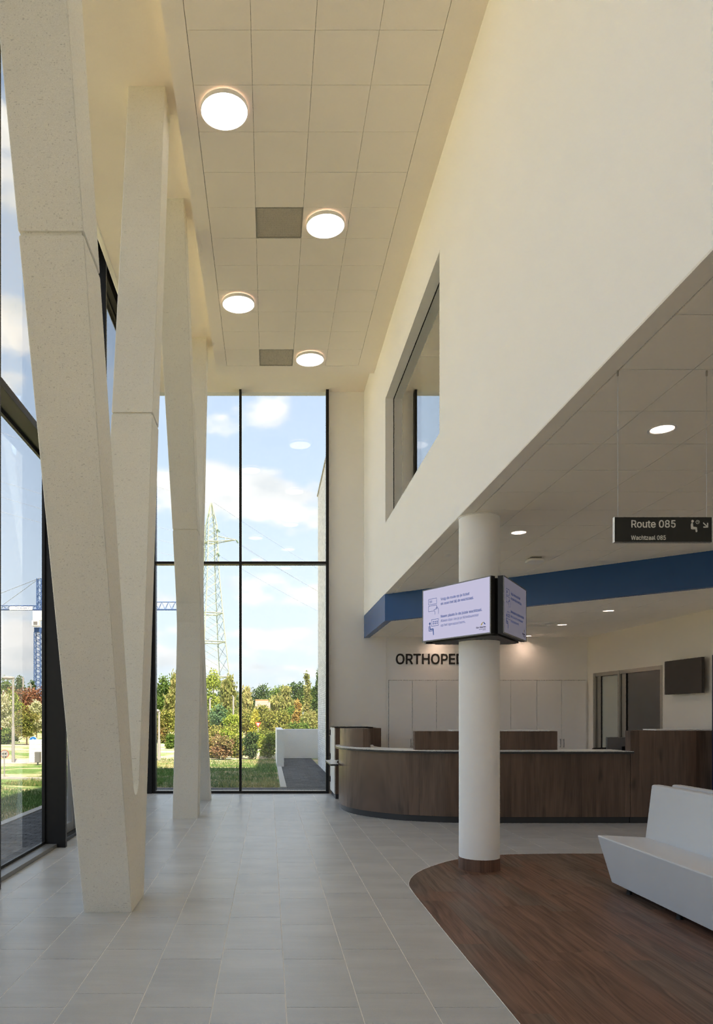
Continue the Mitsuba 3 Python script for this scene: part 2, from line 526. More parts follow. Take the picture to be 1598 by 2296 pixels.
labels[k] = {'kind': 'stuff'}

vin = struct('floor_inset', 'brown wood-look vinyl floor with a rounded corner under the bench')
obj('underlay', prism(inset.buffer(0.0035), -0.0012, -0.0006), 'm_grout', vin)
ring = inset.buffer(0.0042).difference(inset.buffer(0.0002)).intersection(sg.box(0, 0.6, 7.2, 9))
obj('edge_trim', prism(ring, -0.001, 0.0012), 'm_white_gloss', vin)
rng = np.random.default_rng(4)
for c in range(28):
    x0 = 1.255 + 0.2 * c if False else 1.295 + 0.2 * (c - 0)
    cr = 0.0
    y = 0.5 - rng.uniform(0, 1.2)
    while y < 8.5:
        g = sg.box(x0 - (0.06 if c == 0 else 0) + .0002, y + .0002, x0 + 0.2 - .0002, y + 1.2 - .0002).intersection(inset)
        y += 1.2
        if g.is_empty or g.area < 1e-4 or y < 2.6:
            continue
        obj('plank', prism(g, -0.0006, 0.0006), 'm_vinyl', vin)
obj('plank_field', prism(inset.intersection(sg.box(1.2, 0.5, 7.3, 2.0)), -0.0006, 0.0003), 'm_vinyl', vin)

# upper ceiling with the soffit and its tiles
ceil = struct('ceiling', 'high pale ceiling with a lowered field of square tiles')
obj('upper_slab', box(-2.32, X_WALL, Y_BACK, 15.25, Z_UP, 8.6), 'm_ceiling', ceil)
gx0, gx1, gy0, gy1 = -0.769, 1.639, 5.65, 13.489
sof = sg.box(-0.969, Y_BACK, X_WALL, 13.78).difference(sg.box(gx0, gy0, gx1, gy1))
obj('soffit', prism(sof, Z_SOF, Z_UP), 'm_ceiling', ceil)
obj('tile_carrier', box(gx0, gx1, gy0, gy1, Z_SOF + 0.016, Z_UP), 'm_gap', ceil)
ct = ply(box(0.002, 0.598, 0.002, 0.598, 0.0, 0.013))
vents = {(1, 6), (1, 0)}
for r in range(13):
    for c in range(4):
        if (c, r) in vents:
            continue
        place('tile', ct, 'm_ceiling', ceil, T().translate([-0.765 + 0.6 * c, 12.889 - 0.6 * r, Z_SOF + 0.003]))
obj('nosing', bevel_prism(round_poly([(-2.40, Z_UP + 0.0), (-2.32, Z_UP - 0.02), (-2.32, 8.55), (-2.40, 8.55)], 0.015), Y_BACK, 15.05, 0.0, 'y'), 'm_cream', ceil, smooth=40)

for n_, (c, r) in enumerate(sorted(vents)):
    v = thing('ceiling_vent', ('square perforated air grille in the high ceiling nearest the end window', 'square perforated air grille in the high ceiling beside the second round lamp')[n_], 'vent', 'air grilles in the high ceiling')
    x, y = -0.765 + 0.6 * c, 12.889 - 0.6 * r
    fr = sg.box(x + .003, y + .003, x + .597, y + .597).difference(sg.box(x + .018, y + .018, x + .582, y + .582))
    obj('frame', prism(fr, Z_SOF + 0.001, Z_SOF + 0.016), 'm_gap', v)
    obj('grille', box(x + .018, x + .582, y + .018, y + .582, Z_SOF + 0.009, Z_SOF + 0.014), 'm_grille', v)

lamp_names = ['round flush ceiling lamp nearest the viewer, in the left row', 'round flush ceiling lamp beside the nearer air grille', 'round flush ceiling lamp in the middle of the left row', 'round flush ceiling lamp nearest the end window', 'round flush ceiling lamp just above the upper edge of the picture', 'round flush ceiling lamp over the viewer, left row', 'round flush ceiling lamp over the viewer, right row', 'unseen round ceiling lamp added behind the viewer for fill light, left row', 'unseen round ceiling lamp added behind the viewer for fill light, right row']
for n_, (x, y) in enumerate([(-0.465, 7.75), (0.735, 9.56), (-0.465, 11.38), (0.735, 13.15), (0.735, 5.95), (-0.465, 4.15), (0.735, 2.35), (-0.465, 0.55), (0.735, -1.25)]):  # lamps behind the viewer are unseen, added to lift the interior light
    l = thing('ceiling_lamp', lamp_names[n_], 'lamp', 'round lamps in the high ceiling')
    z = Z_SOF + 0.003
    obj('housing', lathe([(0.0, z - 0.001), (0.215, z - 0.001), (0.215, z - 0.016), (0.246, z - 0.016), (0.249, z - 0.019), (0.249, z - 0.058), (0.247, z - 0.060), (0.2435, z - 0.060), (0.2435, z - 0.054), (0.0, z - 0.054)], (x, y, 0), 72), 'm_white_plastic', l, smooth=35)
    dm = lathe([(0.0, z - 0.0640), (0.2, z - 0.0635), (0.238, z - 0.061), (0.243, z - 0.056)], (x, y, 0), 64)
    if dm.face_normals[:, 2].mean() > 0:
        dm.invert()
    scene[f'{l}__diffuser'] = lamp(dm, (3.2, 2.7, 2.35))
    glow = lathe([(0.216, z - 0.002), (0.216, z - 0.0145)], (x, y, 0), 64)
    if (glow.face_normals[:, :2] * (glow.triangles_center[:, :2] - [x, y])).sum() < 0:
        glow.invert()
    scene[f'{l}__halo_strip'] = lamp(glow, (3.2, 2.1, 1.7))

# the tall white wall with the inner window
op = sg.box(8.50, 4.84, 12.435, 6.93)
wall_poly = sg.box(Y_BACK, 3.655, 15.25, 8.6).difference(op)
wr = struct('wall_right', 'tall white wall over the waiting area')
obj('upper', yz_prism(wall_poly, X_WALL, X_WALL_IN), 'm_paint', wr)
obj('edge_bead', yz_prism(op.buffer(0.012, join_style=2).difference(op.buffer(0.001, join_style=2)), X_WALL - 0.002, X_WALL + 0.004), 'm_paint', wr)
win = struct('window_1', 'inner window high in the white wall')
obj('frame', yz_prism(op.buffer(-0.001).difference(op.buffer(-0.014, join_style=2)), 2.100, 2.112), 'm_black_matt', win)
obj('pane', yz_prism(op.buffer(-0.012), 2.1055, 2.1065), 'm_glass_inner', win)
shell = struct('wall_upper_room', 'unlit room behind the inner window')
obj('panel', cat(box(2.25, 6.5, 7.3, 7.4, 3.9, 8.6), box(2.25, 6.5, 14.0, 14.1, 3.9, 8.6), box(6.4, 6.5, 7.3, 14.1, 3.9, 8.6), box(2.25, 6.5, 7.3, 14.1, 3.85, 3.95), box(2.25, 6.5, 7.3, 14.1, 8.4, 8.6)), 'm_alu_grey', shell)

# end wall beside the window, side wall, wall behind, roof
wf = struct('wall_far', 'end wall beside the tall window and behind the desk')
obj('panel', box(1.205, 7.2, 15.25, 15.42, 0.0, 9.0), 'm_paint', wf)
obj('pilaster', box(1.205, 2.42, 15.232, 15.25, 0.0, Z_UP), 'm_paint', wf)
obj('joint_strip', box(2.425, 2.47, 15.243, 15.25, 0.0, Z_LOW2), 'm_paint', wf)
ws = struct('wall_side', 'cream wall at the right behind the desk')
d = (RW1 - RW0) / np.linalg.norm(RW1 - RW0)
A = RW0 - d * 0.2
B = RW0 + d * 22.6
nrm = np.array([-d[1], d[0]])
if nrm[0] < 0:
    nrm = -nrm
wy0, wy1, wz1 = 12.55, 14.99, 2.45


def rw_prism(y0, y1, z0, z1, o0=0.0, o1=0.15):
    """A slab along the side wall from y0 to y1; o is the distance behind (+) or before (-) its face."""
    p0, p1 = np.array([right_x(y0), y0]), np.array([right_x(y1), y1])
    return prism(sg.Polygon([p0 + nrm * o0, p1 + nrm * o0, p1 + nrm * o1, p0 + nrm * o1]), z0, z1)


obj('panel', cat(rw_prism(Y_BACK, wy0, 0, 3.9), rw_prism(wy1, 15.4, 0, 3.9), rw_prism(wy0, wy1, wz1, 3.9), rw_prism(wy0, wy1, 0, 0.9)), 'm_side_paint', ws)
wb = struct('wall_back', 'wall at the end of the lobby behind the viewer')
obj('panel', box(-2.8, 7.9, Y_BACK - 0.2, Y_BACK, 0, 9.0), 'm_paint', wb)
rf = struct('roof', 'flat roof of the building')
obj('deck', box(-2.95, 12.0, Y_BACK - 0.3, 15.5, 9.0, 9.35), 'm_stucco', rf)
obj('pocket_lid', box(-2.9, -2.32, Y_BACK, 15.3, 8.9, 9.0), 'm_black_matt', rf)

# lowered ceilings over the waiting area and the desk
fx0, fx1 = np.array([1.967, 12.5]), np.array([5.53, 9.19])
fd = (fx1 - fx0) / np.linalg.norm(fx1 - fx0)
fn = np.array([fd[1], -fd[0]])
if fn[1] > 0:
    fn = -fn                                   # towards the viewer
far_end = fx0 + fd * 6.8
c2 = struct('ceiling_001', 'low tiled ceiling over the waiting area')
low = sg.Polygon([(2.098, Y_BACK), (8.2, Y_BACK), (8.2, far_end[1]), tuple(far_end), tuple(fx0 + fd * 0.17), (2.098, 12.35)])
obj('edge_strip', prism(sg.Polygon([(X_WALL, Y_BACK), (2.084, Y_BACK), (2.084, 12.39), (X_WALL, 12.5)]), 3.645, 3.66), 'm_low_ceiling', c2)
obj('shadow_gap', prism(sg.Polygon([(2.084, Y_BACK), (2.10, Y_BACK), (2.10, 12.36), (2.084, 12.39)]), 3.655, 3.66), 'm_gap', c2)
lights_low = [(2.83, 5.31), (2.81, 8.30), (2.81, 2.4), (4.6, 6.8), (4.6, 3.8)]
col_xy = (2.185, 7.665)
holes = so.unary_union([sg.Point(p).buffer(0.083, quad_segs=12) for p in lights_low] + [sg.Point(col_xy).buffer(0.2, quad_segs=16)])
obj('tile_carrier', prism(low.difference(holes), Z_LOW + 0.014, Z_LOW + 0.02), 'm_gap', c2)
full = ply(box(0.003, 0.597, 0.003, 0.597, 0.0, 0.012))


def tile_grid(parent, region, holes, x0, y0, nx, ny, z, m='m_low_ceiling'):
    for r in range(ny):
        for c in range(nx):
            g0 = sg.box(x0 + .6 * c + .003, y0 + .6 * r + .003, x0 + .6 * c + .597, y0 + .6 * r + .597)
            g = g0.intersection(region)
            if g.area < 2e-4:
                continue
            g = g.difference(holes)
            if abs(g.area - g0.area) < 1e-7:
                place('tile', full, m, parent, T().translate([x0 + .6 * c, y0 + .6 * r, z]))
            elif not g.is_empty:
                obj('tile', prism(g, z, z + 0.012), m, parent)


tile_grid(c2, low.intersection(sg.box(2, 2.6, 7.3, 13)), holes, 1.93, 2.597, 9, 17, Z_LOW)
obj('tile_field', prism(low.difference(sg.box(2, 2.597, 7.33, 13)).difference(holes), Z_LOW, Z_LOW + 0.012), 'm_low_ceiling', c2)

bf = struct('bulkhead', 'deep blue bulkhead running across over the reception desk')
wv = 0.11
lip0 = [(X_WALL, 15.25), tuple(fx0), tuple(far_end), tuple(far_end - fn * wv), tuple(fx0 + np.array([0.0, 0]) - fn * wv / abs(np.dot(fn, [1, 0]) * 0 + 1) * 1.0), ]
inner_line0 = fx0 - fn * wv
t_ = (X_WALL + wv - inner_line0[0]) / fd[0]
ic = inner_line0 + fd * t_
lip = sg.Polygon([(X_WALL, 15.25), tuple(fx0), tuple(far_end), tuple(far_end - fn * wv), tuple(ic), (X_WALL + wv, 15.25)])
obj('face', prism(lip, 3.195, 3.653), 'm_blue', bf)

c3 = struct('ceiling_002', 'lowest tiled ceiling over the reception desk')
low2 = sg.Polygon([(X_WALL + wv, 15.25), tuple(ic), tuple(far_end - fn * wv), (8.2, far_end[1]), (8.2, 15.25)])
lights_low2 = [(5.25, 11.41), (5.22, 13.15), (5.24, 14.99), (3.47, 14.99), (3.45, 13.1), (6.9 - 0.6, 9.4)]
dif_xy = (4.75, 13.1)
holes2 = so.unary_union([sg.Point(p).buffer(0.083, quad_segs=12) for p in lights_low2] + [sg.box(dif_xy[0] - .3, dif_xy[1] - .3, dif_xy[0] + .3, dif_xy[1] + .3)])
obj('tile_carrier', prism(low2.difference(holes2), Z_LOW2 + 0.014, Z_LOW2 + 0.03), 'm_gap', c3)
tile_grid(c3, low2.intersection(sg.box(1.9, 8, 7.3, 15.25)), holes2, 1.93, 8.597, 9, 12, Z_LOW2)
obj('void', box(2.3, 7.3, 8.0, 15.25, 3.7, 3.72), 'm_gap', c3)

spot_txt = ['recessed downlight right of the hanging sign wires', 'recessed downlight just right of the round column', 'recessed downlight above the near waiting area', 'recessed downlight over the middle of the waiting area', 'recessed downlight over the bench',
            'recessed downlight over the right part of the desk', 'recessed downlight next to the square diffuser', 'recessed downlight close to the cupboard wall right of the column', 'recessed downlight over the wall lettering', 'recessed downlight over the left part of the desk', 'recessed downlight near the side wall']
for n_, (x, y, z) in enumerate([(x, y, Z_LOW) for x, y in lights_low] + [(x, y, Z_LOW2) for x, y in lights_low2]):
    s = thing('downlight', spot_txt[n_], 'downlight', 'downlights in the low ceilings')
    obj('ring', lathe([(0.0785, z + 0.004), (0.0785, z - 0.001), (0.083, z - 0.004), (0.100, z - 0.003), (0.101, z - 0.0005)], (x, y, 0), 40), 'm_white_plastic', s, smooth=35)
    obj('reflector', lathe([(0.079, z + 0.0), (0.074, z + 0.02), (0.062, z + 0.046)], (x, y, 0), 40), 'm_reflector', s, smooth=60)
    dm = lathe([(0.0, z + 0.0455), (0.0625, z + 0.0455)], (x, y, 0), 32)
    if dm.face_normals[:, 2].mean() > 0:
        dm.invert()
    scene[f'{s}__bulb'] = lamp(dm, (72.0, 51.0, 38.0))

# ------------------------------------------------------------------ glazed facade at the left
fins = [-4.3, -2.1, 0.1, 2.3, 4.5, 6.7, 8.9, 11.1, 13.3]
edges = [Y_BACK] + fins + [15.02]
for i, y in enumerate(fins):
    kf = struct(f'trim_{i + 1}', 'black upright fin of the glazed side wall')
    obj('blade', rbox(-2.72, -2.44, y - 0.03, y + 0.03, 0.0, 8.82, 0.003), 'm_black', kf)
for i, (y0, y1) in enumerate(zip(edges[:-1], edges[1:])):
    w = struct(f'window_{i + 2}', 'glazed bay of the left wall between black fins')
    a, b = y0 + 0.03, y1 - 0.03
    door = abs(y0 - 8.9) < 0.01
    obj('sill', rbox(-2.72, -2.545, a, b, 0.0, 0.046, 0.003), 'm_alu_grey' if not door else 'm_black', w)
    obj('transom', rbox(-2.72, -2.49, a, b, 4.66, 4.744, 0.003), 'm_black', w)
    obj('head', rbox(-2.72, -2.58, a, b, 8.58, 8.9, 0.003), 'm_black', w)
    for z0, z1 in ((0.046, 4.66), (4.744, 8.58)):
        obj('bead', yz_prism(sg.box(a, z0, b, z1).difference(sg.box(a + 0.035, z0 + 0.03, b - 0.035, z1 - 0.03)), -2.715, -2.68), 'm_black', w)
        if door and z0 < 1:
            z0 = 2.7
        g = obj('pane', trimesh.Trimesh([(X_GLASS, a + .01, z0), (X_GLASS, b - .01, z0), (X_GLASS, b - .01, z1), (X_GLASS, a + .01, z1)], [(0, 1, 2), (0, 2, 3)]), 'm_glass', w)
dr_ = struct('door_1', 'grey aluminium glazed double door in the left wall')
for k, (a, b) in enumerate(((8.95, 9.99), (10.01, 11.05))):
    leaf = sg.box(a, 0.05, b, 2.6)
    obj('leaf', yz_prism(leaf.difference(sg.box(a + 0.10, 0.17, b - 0.10, 2.5)), -2.70, -2.64), 'm_alu_grey', dr_)
    obj('pane', trimesh.Trimesh([(-2.67, a + .1, 0.17), (-2.67, b - .1, 0.17), (-2.67, b - .1, 2.5), (-2.67, a + .1, 2.5)], [(0, 1, 2), (0, 2, 3)]), 'm_glass', dr_)
obj('hinge_post', rbox(-2.70, -2.62, 9.11, 9.15, 0.05, 2.6, 0.004), 'm_black', dr_)
obj('lintel', rbox(-2.72, -2.62, 8.93, 11.07, 2.6, 2.7, 0.003), 'm_alu_grey', dr_)
obj('handle', cat(tube((-2.60, 9.22, 1.02), (-2.60, 9.35, 1.02), 0.011, 10), tube((-2.64, 9.22, 1.02), (-2.60, 9.22, 1.02), 0.011, 10)), 'm_steel', dr_, smooth=40)
obj('cylinder_lock', rbox(-2.66, -2.62, 9.19, 9.22, 0.86, 0.94, 0.003), 'm_steel', dr_)

# tall window in the far end
fw = struct('window_20', 'tall four-part window in the end wall')
XL, XR, XM = -2.36, 1.20, -0.58
zt0, zt1 = 4.66, 4.745
obj('upright', rbox(XL - 0.02, XL + 0.045, Y_FAR, Y_FAR + 0.2, 0, Z_UP, 0.003), 'm_black', fw)
obj('upright', rbox(XR - 0.025, XR + 0.03, Y_FAR, Y_FAR + 0.15, 0, Z_UP, 0.003), 'm_black', fw)
obj('upright', rbox(XM - 0.023, XM + 0.023, Y_FAR, Y_FAR + 0.2, 0, Z_UP, 0.003), 'm_black', fw)
for a, b in ((XL + 0.045, XM - 0.023), (XM + 0.023, XR - 0.025)):
    obj('transom', rbox(a, b, Y_FAR, Y_FAR + 0.2, 4.70, 4.746, 0.003), 'm_black', fw)
    obj('sill', rbox(a, b, Y_FAR, Y_FAR + 0.17, 0.0, 0.045, 0.003), 'm_black', fw)
    obj('sill_cap', rbox(a, b, Y_FAR + 0.02, Y_FAR + 0.15, 0.0452, 0.055, 0.002), 'm_alu', fw)
    for z0, z1 in ((0.05, 4.70), (4.746, Z_UP)):
        yg = Y_FAR + 0.12
        obj('pane', trimesh.Trimesh([(a, yg, z0), (b, yg, z0), (b, yg, z1), (a, yg, z1)], [(0, 1, 2), (0, 2, 3)]), 'm_glass', fw)
obj('lintel', box(-2.7, 1.25, Y_FAR + 0.001, 15.42, Z_UP + 0.001, 9.0), 'm_stucco', fw)
kf = struct('trim_20', 'black corner post between side glazing and end window')
obj('post', rbox(-2.72, XL - 0.021, 15.04, Y_FAR + 0.2, 0.0, 8.82, 0.003), 'm_black', kf)

# ------------------------------------------------------------------ concrete columns
XC0, XC1 = -1.49, -1.10


def leg(fn_front, fn_back, z0, z1):
    return [(fn_front(z0), z0), (fn_back(z0), z0), (fn_back(z1), z1), (fn_front(z1), z1)]


def concrete(pts, parent, name):
    obj(name, bevel_prism(pts, XC0, XC1, 0.006, 'x', 1), 'm_concrete', parent)


v1 = thing('branching_column', 'nearest pale concrete column forking into a V from one foot', 'column', 'concrete columns along the glazed wall')
ff = lambda z: 5.945 - 0.3485 * z
fb = lambda z: 6.365 - 0.347 * z
bi = lambda z: 6.069 + 0.2094 * z if z < 4.54 else 7.02 + 0.2195 * (z - 4.54)
bo = lambda z: 6.506 + 0.196 * z if z < 4.5 else 7.388 + 0.2229 * (z - 4.5)
ZJ = 4.455
gap = 0.011
# crotch: circle of radius rc tangent to both inner edges
rc = 0.14
zc = 1.075
yc = (fb(zc) + bi(zc)) / 2
rc = (bi(zc) - fb(zc)) / 2 * 0.972
arc = [(yc + rc * math.cos(t), zc + rc * math.sin(t)) for t in np.linspace(math.radians(-12), math.radians(-162), 16)]
concrete([(ff(0), 0), (bo(0), 0), (bo(ZJ - gap), ZJ - gap), (bi(ZJ - gap), ZJ - gap)] + arc + [(fb(ZJ - gap), ZJ - gap), (ff(ZJ - gap), ZJ - gap)], v1, 'forked_foot')
concrete(leg(ff, fb, ZJ + gap, 8.27), v1, 'upper_limb')
concrete([(bi(ZJ + gap), ZJ + gap), (bo(ZJ + gap), ZJ + gap), (bo(8.27), 8.27), (bi(8.27), 8.27)], v1, 'upper_limb')
for lo_, hi_ in ((ff, fb), (bi, bo)):
    obj('joint_core', yz_prism(sg.Polygon(leg(lambda z: lo_(z) + 0.016, lambda z: hi_(z) - 0.016, ZJ - gap - .001, ZJ + gap + .001)), XC0 + 0.016, XC1 - 0.016), 'm_concrete', v1)

x2 = thing('branching_column', 'farther pale concrete column, two leaning limbs crossing in an X', 'column', 'concrete columns along the glazed wall')
front_low = [(11.43, 0), (11.74, 1.62), (11.90, 2.45), (11.965, 2.85), (11.965, 3.10), (11.90, 3.40), (11.73, 3.80)]
P_front = lambda z: 11.45 - 0.503 * (z - 4.457)
P_back = lambda z: 11.80 - 0.5175 * (z - 4.61)
Q_in = lambda z: 12.26 + 0.215 * (z - 4.64)
Q_out = lambda z: 12.60 + 0.229 * (z - 4.55)
crotch_low = [(12.16, 1.75), (12.285, 2.35), (12.315, 2.52), (12.345, 2.56), (12.375, 2.50), (12.47, 2.30)]
back_low = [(14.2, 0), (13.3, 1.62), (12.86, 2.50), (12.66, 2.98), (12.53, 3.40), (12.485, 3.75), (12.50, 4.05)]
J2 = 4.47
pts = [front_low[0], (11.77, 0)] + crotch_low + [(13.81, 0)] + back_low + [(Q_out(J2 - gap), J2 - gap), (Q_in(J2 - gap), J2 - gap), (12.165, 4.20), (12.13, 4.15), (12.09, 4.18), (P_back(J2 - gap), J2 - gap), (P_front(J2 - gap), J2 - gap)] + front_low[:0:-1]
concrete(pts, x2, 'crossing_foot')
concrete(leg(P_front, P_back, J2 + gap, 8.27), x2, 'upper_limb')
concrete(leg(Q_in, Q_out, J2 + gap, 8.27), x2, 'upper_limb')
for lo_, hi_ in ((P_front, P_back), (Q_in, Q_out)):
    obj('joint_core', yz_prism(sg.Polygon(leg(lambda z: lo_(z) + 0.016, lambda z: hi_(z) - 0.016, J2 - gap - .001, J2 + gap + .001)), XC0 + 0.016, XC1 - 0.016), 'm_concrete', x2)

# round column with screens
rcol = thing('round_column', 'white round column with a brown skirting band standing on the vinyl floor', 'column')
obj('shaft', lathe([(0.0, 0.0007), (0.205, 0.0007), (0.205, 3.655), (0.0, 3.655)], (*col_xy, 0), 96), 'm_paint', rcol, smooth=40)
obj('skirting', lathe([(0.206, 0.0008), (0.209, 0.0008), (0.209, 0.12), (0.206, 0.122)], (*col_xy, 0), 96), 'm_vinyl', rcol, smooth=40, label='brown wood-look skirting band')
obj('collar', lathe([(0.205, 3.630), (0.212, 3.633), (0.214, 3.643), (0.205, 3.6445)], (*col_xy, 0), 96), 'm_white_plastic', rcol, smooth=40)

SW, SH, SZ = 0.965, 0.550, 2.366
left_s = (np.array([1.635, 7.845]), np.array([2.105, 7.000]))
right_s = (np.array([2.222, 6.985]), np.array([2.725, 7.815]))
back_s = (np.array([2.68, 8.02]), np.array([1.70, 8.04]))
icon = {}


def seg_shape(pts, w, closed=False):
    return (sg.LinearRing(pts) if closed else sg.LineString(pts)).buffer(w / 2, quad_segs=3, join_style=1)


def flat(shape, d=0.0006):
    return prism(shape, 0, d)


def screen(name, a, b, label, bright, group):
    s = thing(name, label, 'screen', group)
    ex = np.append(b - a, 0)
    w = np.linalg.norm(ex)
    M = frame_of((a[0], a[1], SZ), ex)
    if M[:3, 2] @ (np.append(col_xy, SZ) - M[:3, 3]) > 0:
        M[:3, 2] *= -1
    fr = sg.box(0, 0, w, SH).difference(sg.box(0.010, 0.012, w - 0.010, SH - 0.010))
    obj('bezel', moved(prism(fr, -0.004, 0.003), M), 'm_alu_grey', s)
    obj('casing', moved(prism(sg.box(0.001, 0.001, w - 0.001, SH - 0.001), -0.055, -0.0045), M), 'm_black', s)
    pan = moved(trimesh.Trimesh([(0.010, 0.012, 0), (w - .010, 0.012, 0), (w - .010, SH - .010, 0), (0.010, SH - .010, 0)], [(0, 1, 2), (0, 2, 3)]), M)
    if pan.face_normals[0] @ M[:3, 2] < 0:
        pan.invert()
    if bright is None:
        obj('panel', pan, 'm_tv', s)
        return s
    scene[f'{s}__panel'] = lamp(pan, bright, 'm_tv')
    W = w
    prints = []
    for txt, u0, u1, vb, h, bold in (('Volg de route op je ticket', .29, .711, .262, .0265, True), ('en scan het bij de wachtzaal.', .29, .770, .348, .0265, True), ('Neem plaats in de juiste wachtzaal.', .29, .885, .585, .0265, True),
                                     ('Alleen daar zie je je ticketnummer', .29, .839, .668, .0265, False), ('op het oproepscherm.', .29, .654, .752, .0265, False)):
        m = text_fit(txt, h, (u1 - u0) * W, bold, 0.0006)
        m.apply_translation((u0 * W, SH * (1 - vb), 0.0008))
        prints.append(m)
    U = lambda u, v: (u * W, SH * (1 - v))
    sh = []
    lw = 0.0042
    sh.append(seg_shape([U(.10, .20), U(.225, .20), U(.225, .305), U(.10, .305)], lw, True))
    sh.append(seg_shape([U(.10, .33), U(.225, .33), U(.225, .40)], lw))
    sh.append(seg_shape([U(.10, .33), U(.10, .435), U(.18, .435)], lw))
    for q in (.118, .129, .140, .151):
        sh.append(seg_shape([U(q, .23), U(q, .27)], lw))
    sh.append(seg_shape([U(.20, .50), U(.20, .455), U(.185, .43), U(.187, .405), U(.205, .415), U(.222, .375), U(.236, .365), U(.236, .385), U(.22, .415)], lw))
    sh.append(seg_shape([U(.236, .375), U(.256, .41), U(.256, .50)], lw))
    sh.append(seg_shape([U(.145, .595), U(.255, .595), U(.255, .72), U(.145, .72)], lw, True))
    for q in (.165, .195, .225):
        for r_ in (.63, .665):
            sh.append(sg.box(q * W, SH * (1 - r_ - .022), q * W + .016, SH * (1 - r_)))
    sh.append(sg.Point(U(.118, .665)).buffer(.013))
    sh.append(seg_shape([U(.100, .72), U(.106, .805), U(.165, .805)], .007))
    sh.append(seg_shape([U(.118, .71), U(.124, .775), U(.172, .775), U(.176, .88)], .013))
    prints.append(moved(flat(so.unary_union(sh)), np.array([[1, 0, 0, 0], [0, 1, 0, 0], [0, 0, 1, 0.0008], [0, 0, 0, 1.0]])))
    obj('display_print', moved(cat(*prints), M), 'm_screen_print', s, label='blue lettering and pictograms on the display')
    lg = []
    for txt, u0, u1, vb, h, bold in (('Sint-Maarten', .805, .935, .885, .0165, True), ('algemeen ziekenhuis', .845, .935, .910, .0068, False), ('mechelen', .895, .935, .930, .0068, False)):
        m = text_fit(txt, h, (u1 - u0) * W, bold, 0.0006)
        m.apply_translation((u0 * W, SH * (1 - vb), 0.0008))
        lg.append(m)
    obj('logo_lettering', moved(cat(*lg), M), 'm_screen_print_dark', s)
    sw1 = sg.Polygon([U(.866, .835), U(.885, .795), U(.905, .782), U(.905, .79), U(.893, .803), U(.884, .835)])
    sw2 = sg.Polygon([U(.905, .782), U(.918, .795), U(.935, .83), U(.917, .83), U(.905, .80)])
    obj('logo_mark', moved(prism(sw1, 0.0008, 0.0014), M), 'm_screen_yellow', s)
    obj('logo_mark', moved(prism(sw2, 0.0008, 0.0014), M), 'm_screen_print', s)
    return s


gs = 'information screens around the round column'
screen('information_screen', *left_s, 'bright wide information screen with Dutch text facing left on the round column', (0.50, 0.48, 0.65), gs)
screen('information_screen', *right_s, 'dimmer information screen seen steeply from the side at the right of the round column', (0.13, 0.122, 0.155), gs)  # viewing-angle falloff is put into this panel's own radiance
screen('information_screen', *back_s, 'black back of the information screen behind the round column', None, gs)
br = thing('screen_mount', 'black three-sided mounting box between the screens on the round column', 'mount')
tri = np.array([(1.73, 7.80), (2.135, 7.075), (2.20, 7.075), (2.64, 7.80), (2.58, 7.94), (1.80, 7.96)])
ring = sg.Polygon(tri).difference(sg.Point(col_xy).buffer(0.2055, quad_segs=24))
obj('lower_plate', prism(ring, 2.352, 2.372), 'm_black', br)
obj('core', prism(sg.Polygon(tri).buffer(-0.012).difference(sg.Point(col_xy).buffer(0.207, quad_segs=24)), 2.372, 2.895), 'm_black_matt', br)
obj('upper_plate', prism(ring.buffer(-0.004), 2.895, 2.905), 'm_black', br)

# ------------------------------------------------------------------ reception desk
cur = [(1.30, 13.35), (1.262, 13.0), (1.242, 12.69), (1.268, 12.34), (1.346, 12.03), (1.485, 11.74), (1.66, 11.51), (1.85, 11.32), (2.067, 11.17), (2.521, 10.997), (2.826, 10.94), (3.41, 10.91), (4.2, 10.91), (5.325, 10.91)]
line = sg.LineString(spline(cur, 6))


def outer(dist):
    g = line.offset_curve(-dist)
    c = np.array(g.coords)
    return c if c[0][1] > c[-1][1] else c[::-1]


def off(dist):
    a, b = sorted((outer(abs(dist) + 1e-6), outer(-abs(dist) - 1e-6)), key=lambda c: c[:, 1].min())
    return a if dist >= 0 else b


def band(d_out, d_in):
    """Plan of the strip along the desk's front from d_out before it to d_in behind it."""
    o, i = off(d_out), off(d_in)
    return sg.Polygon(list(o) + list(i[::-1])).buffer(0)


desk = thing('reception_desk', 'long dark wood reception desk with a curved left end and white worktop edge', 'reception desk')
obj('plinth', prism(band(0.0, -0.04), 0.0005, 0.0935), 'm_plinth', desk)
pan = band(0.03, -0.012)
cuts = [(-1, 2.255), (2.257, 3.92), (3.922, 6)]
for a, b in cuts:
    obj('front_panel', prism(pan.intersection(sg.box(a, 10, b, 14)), 0.094, 1.029), 'm_walnut', desk)
obj('carcass', prism(band(-0.015, -0.30), 0.094, 1.028), 'm_black_matt', desk)
top = sg.Polygon(list(off(0.085)) + [(5.36, 10.83), (5.36, 10.878), (5.327, 10.878), (5.327, 11.5)] + list(off(-0.58)[::-1][2:]))
top = top.buffer(0) if not top.is_valid else top
top = max(getattr(top, 'geoms', [top]), key=lambda g: g.area)
obj('worktop_edge', prism(top, 1.030, 1.060), 'm_plinth', desk)
obj('worktop', prism(top.buffer(-0.0008), 1.0602, 1.066), 'm_white_top', desk)
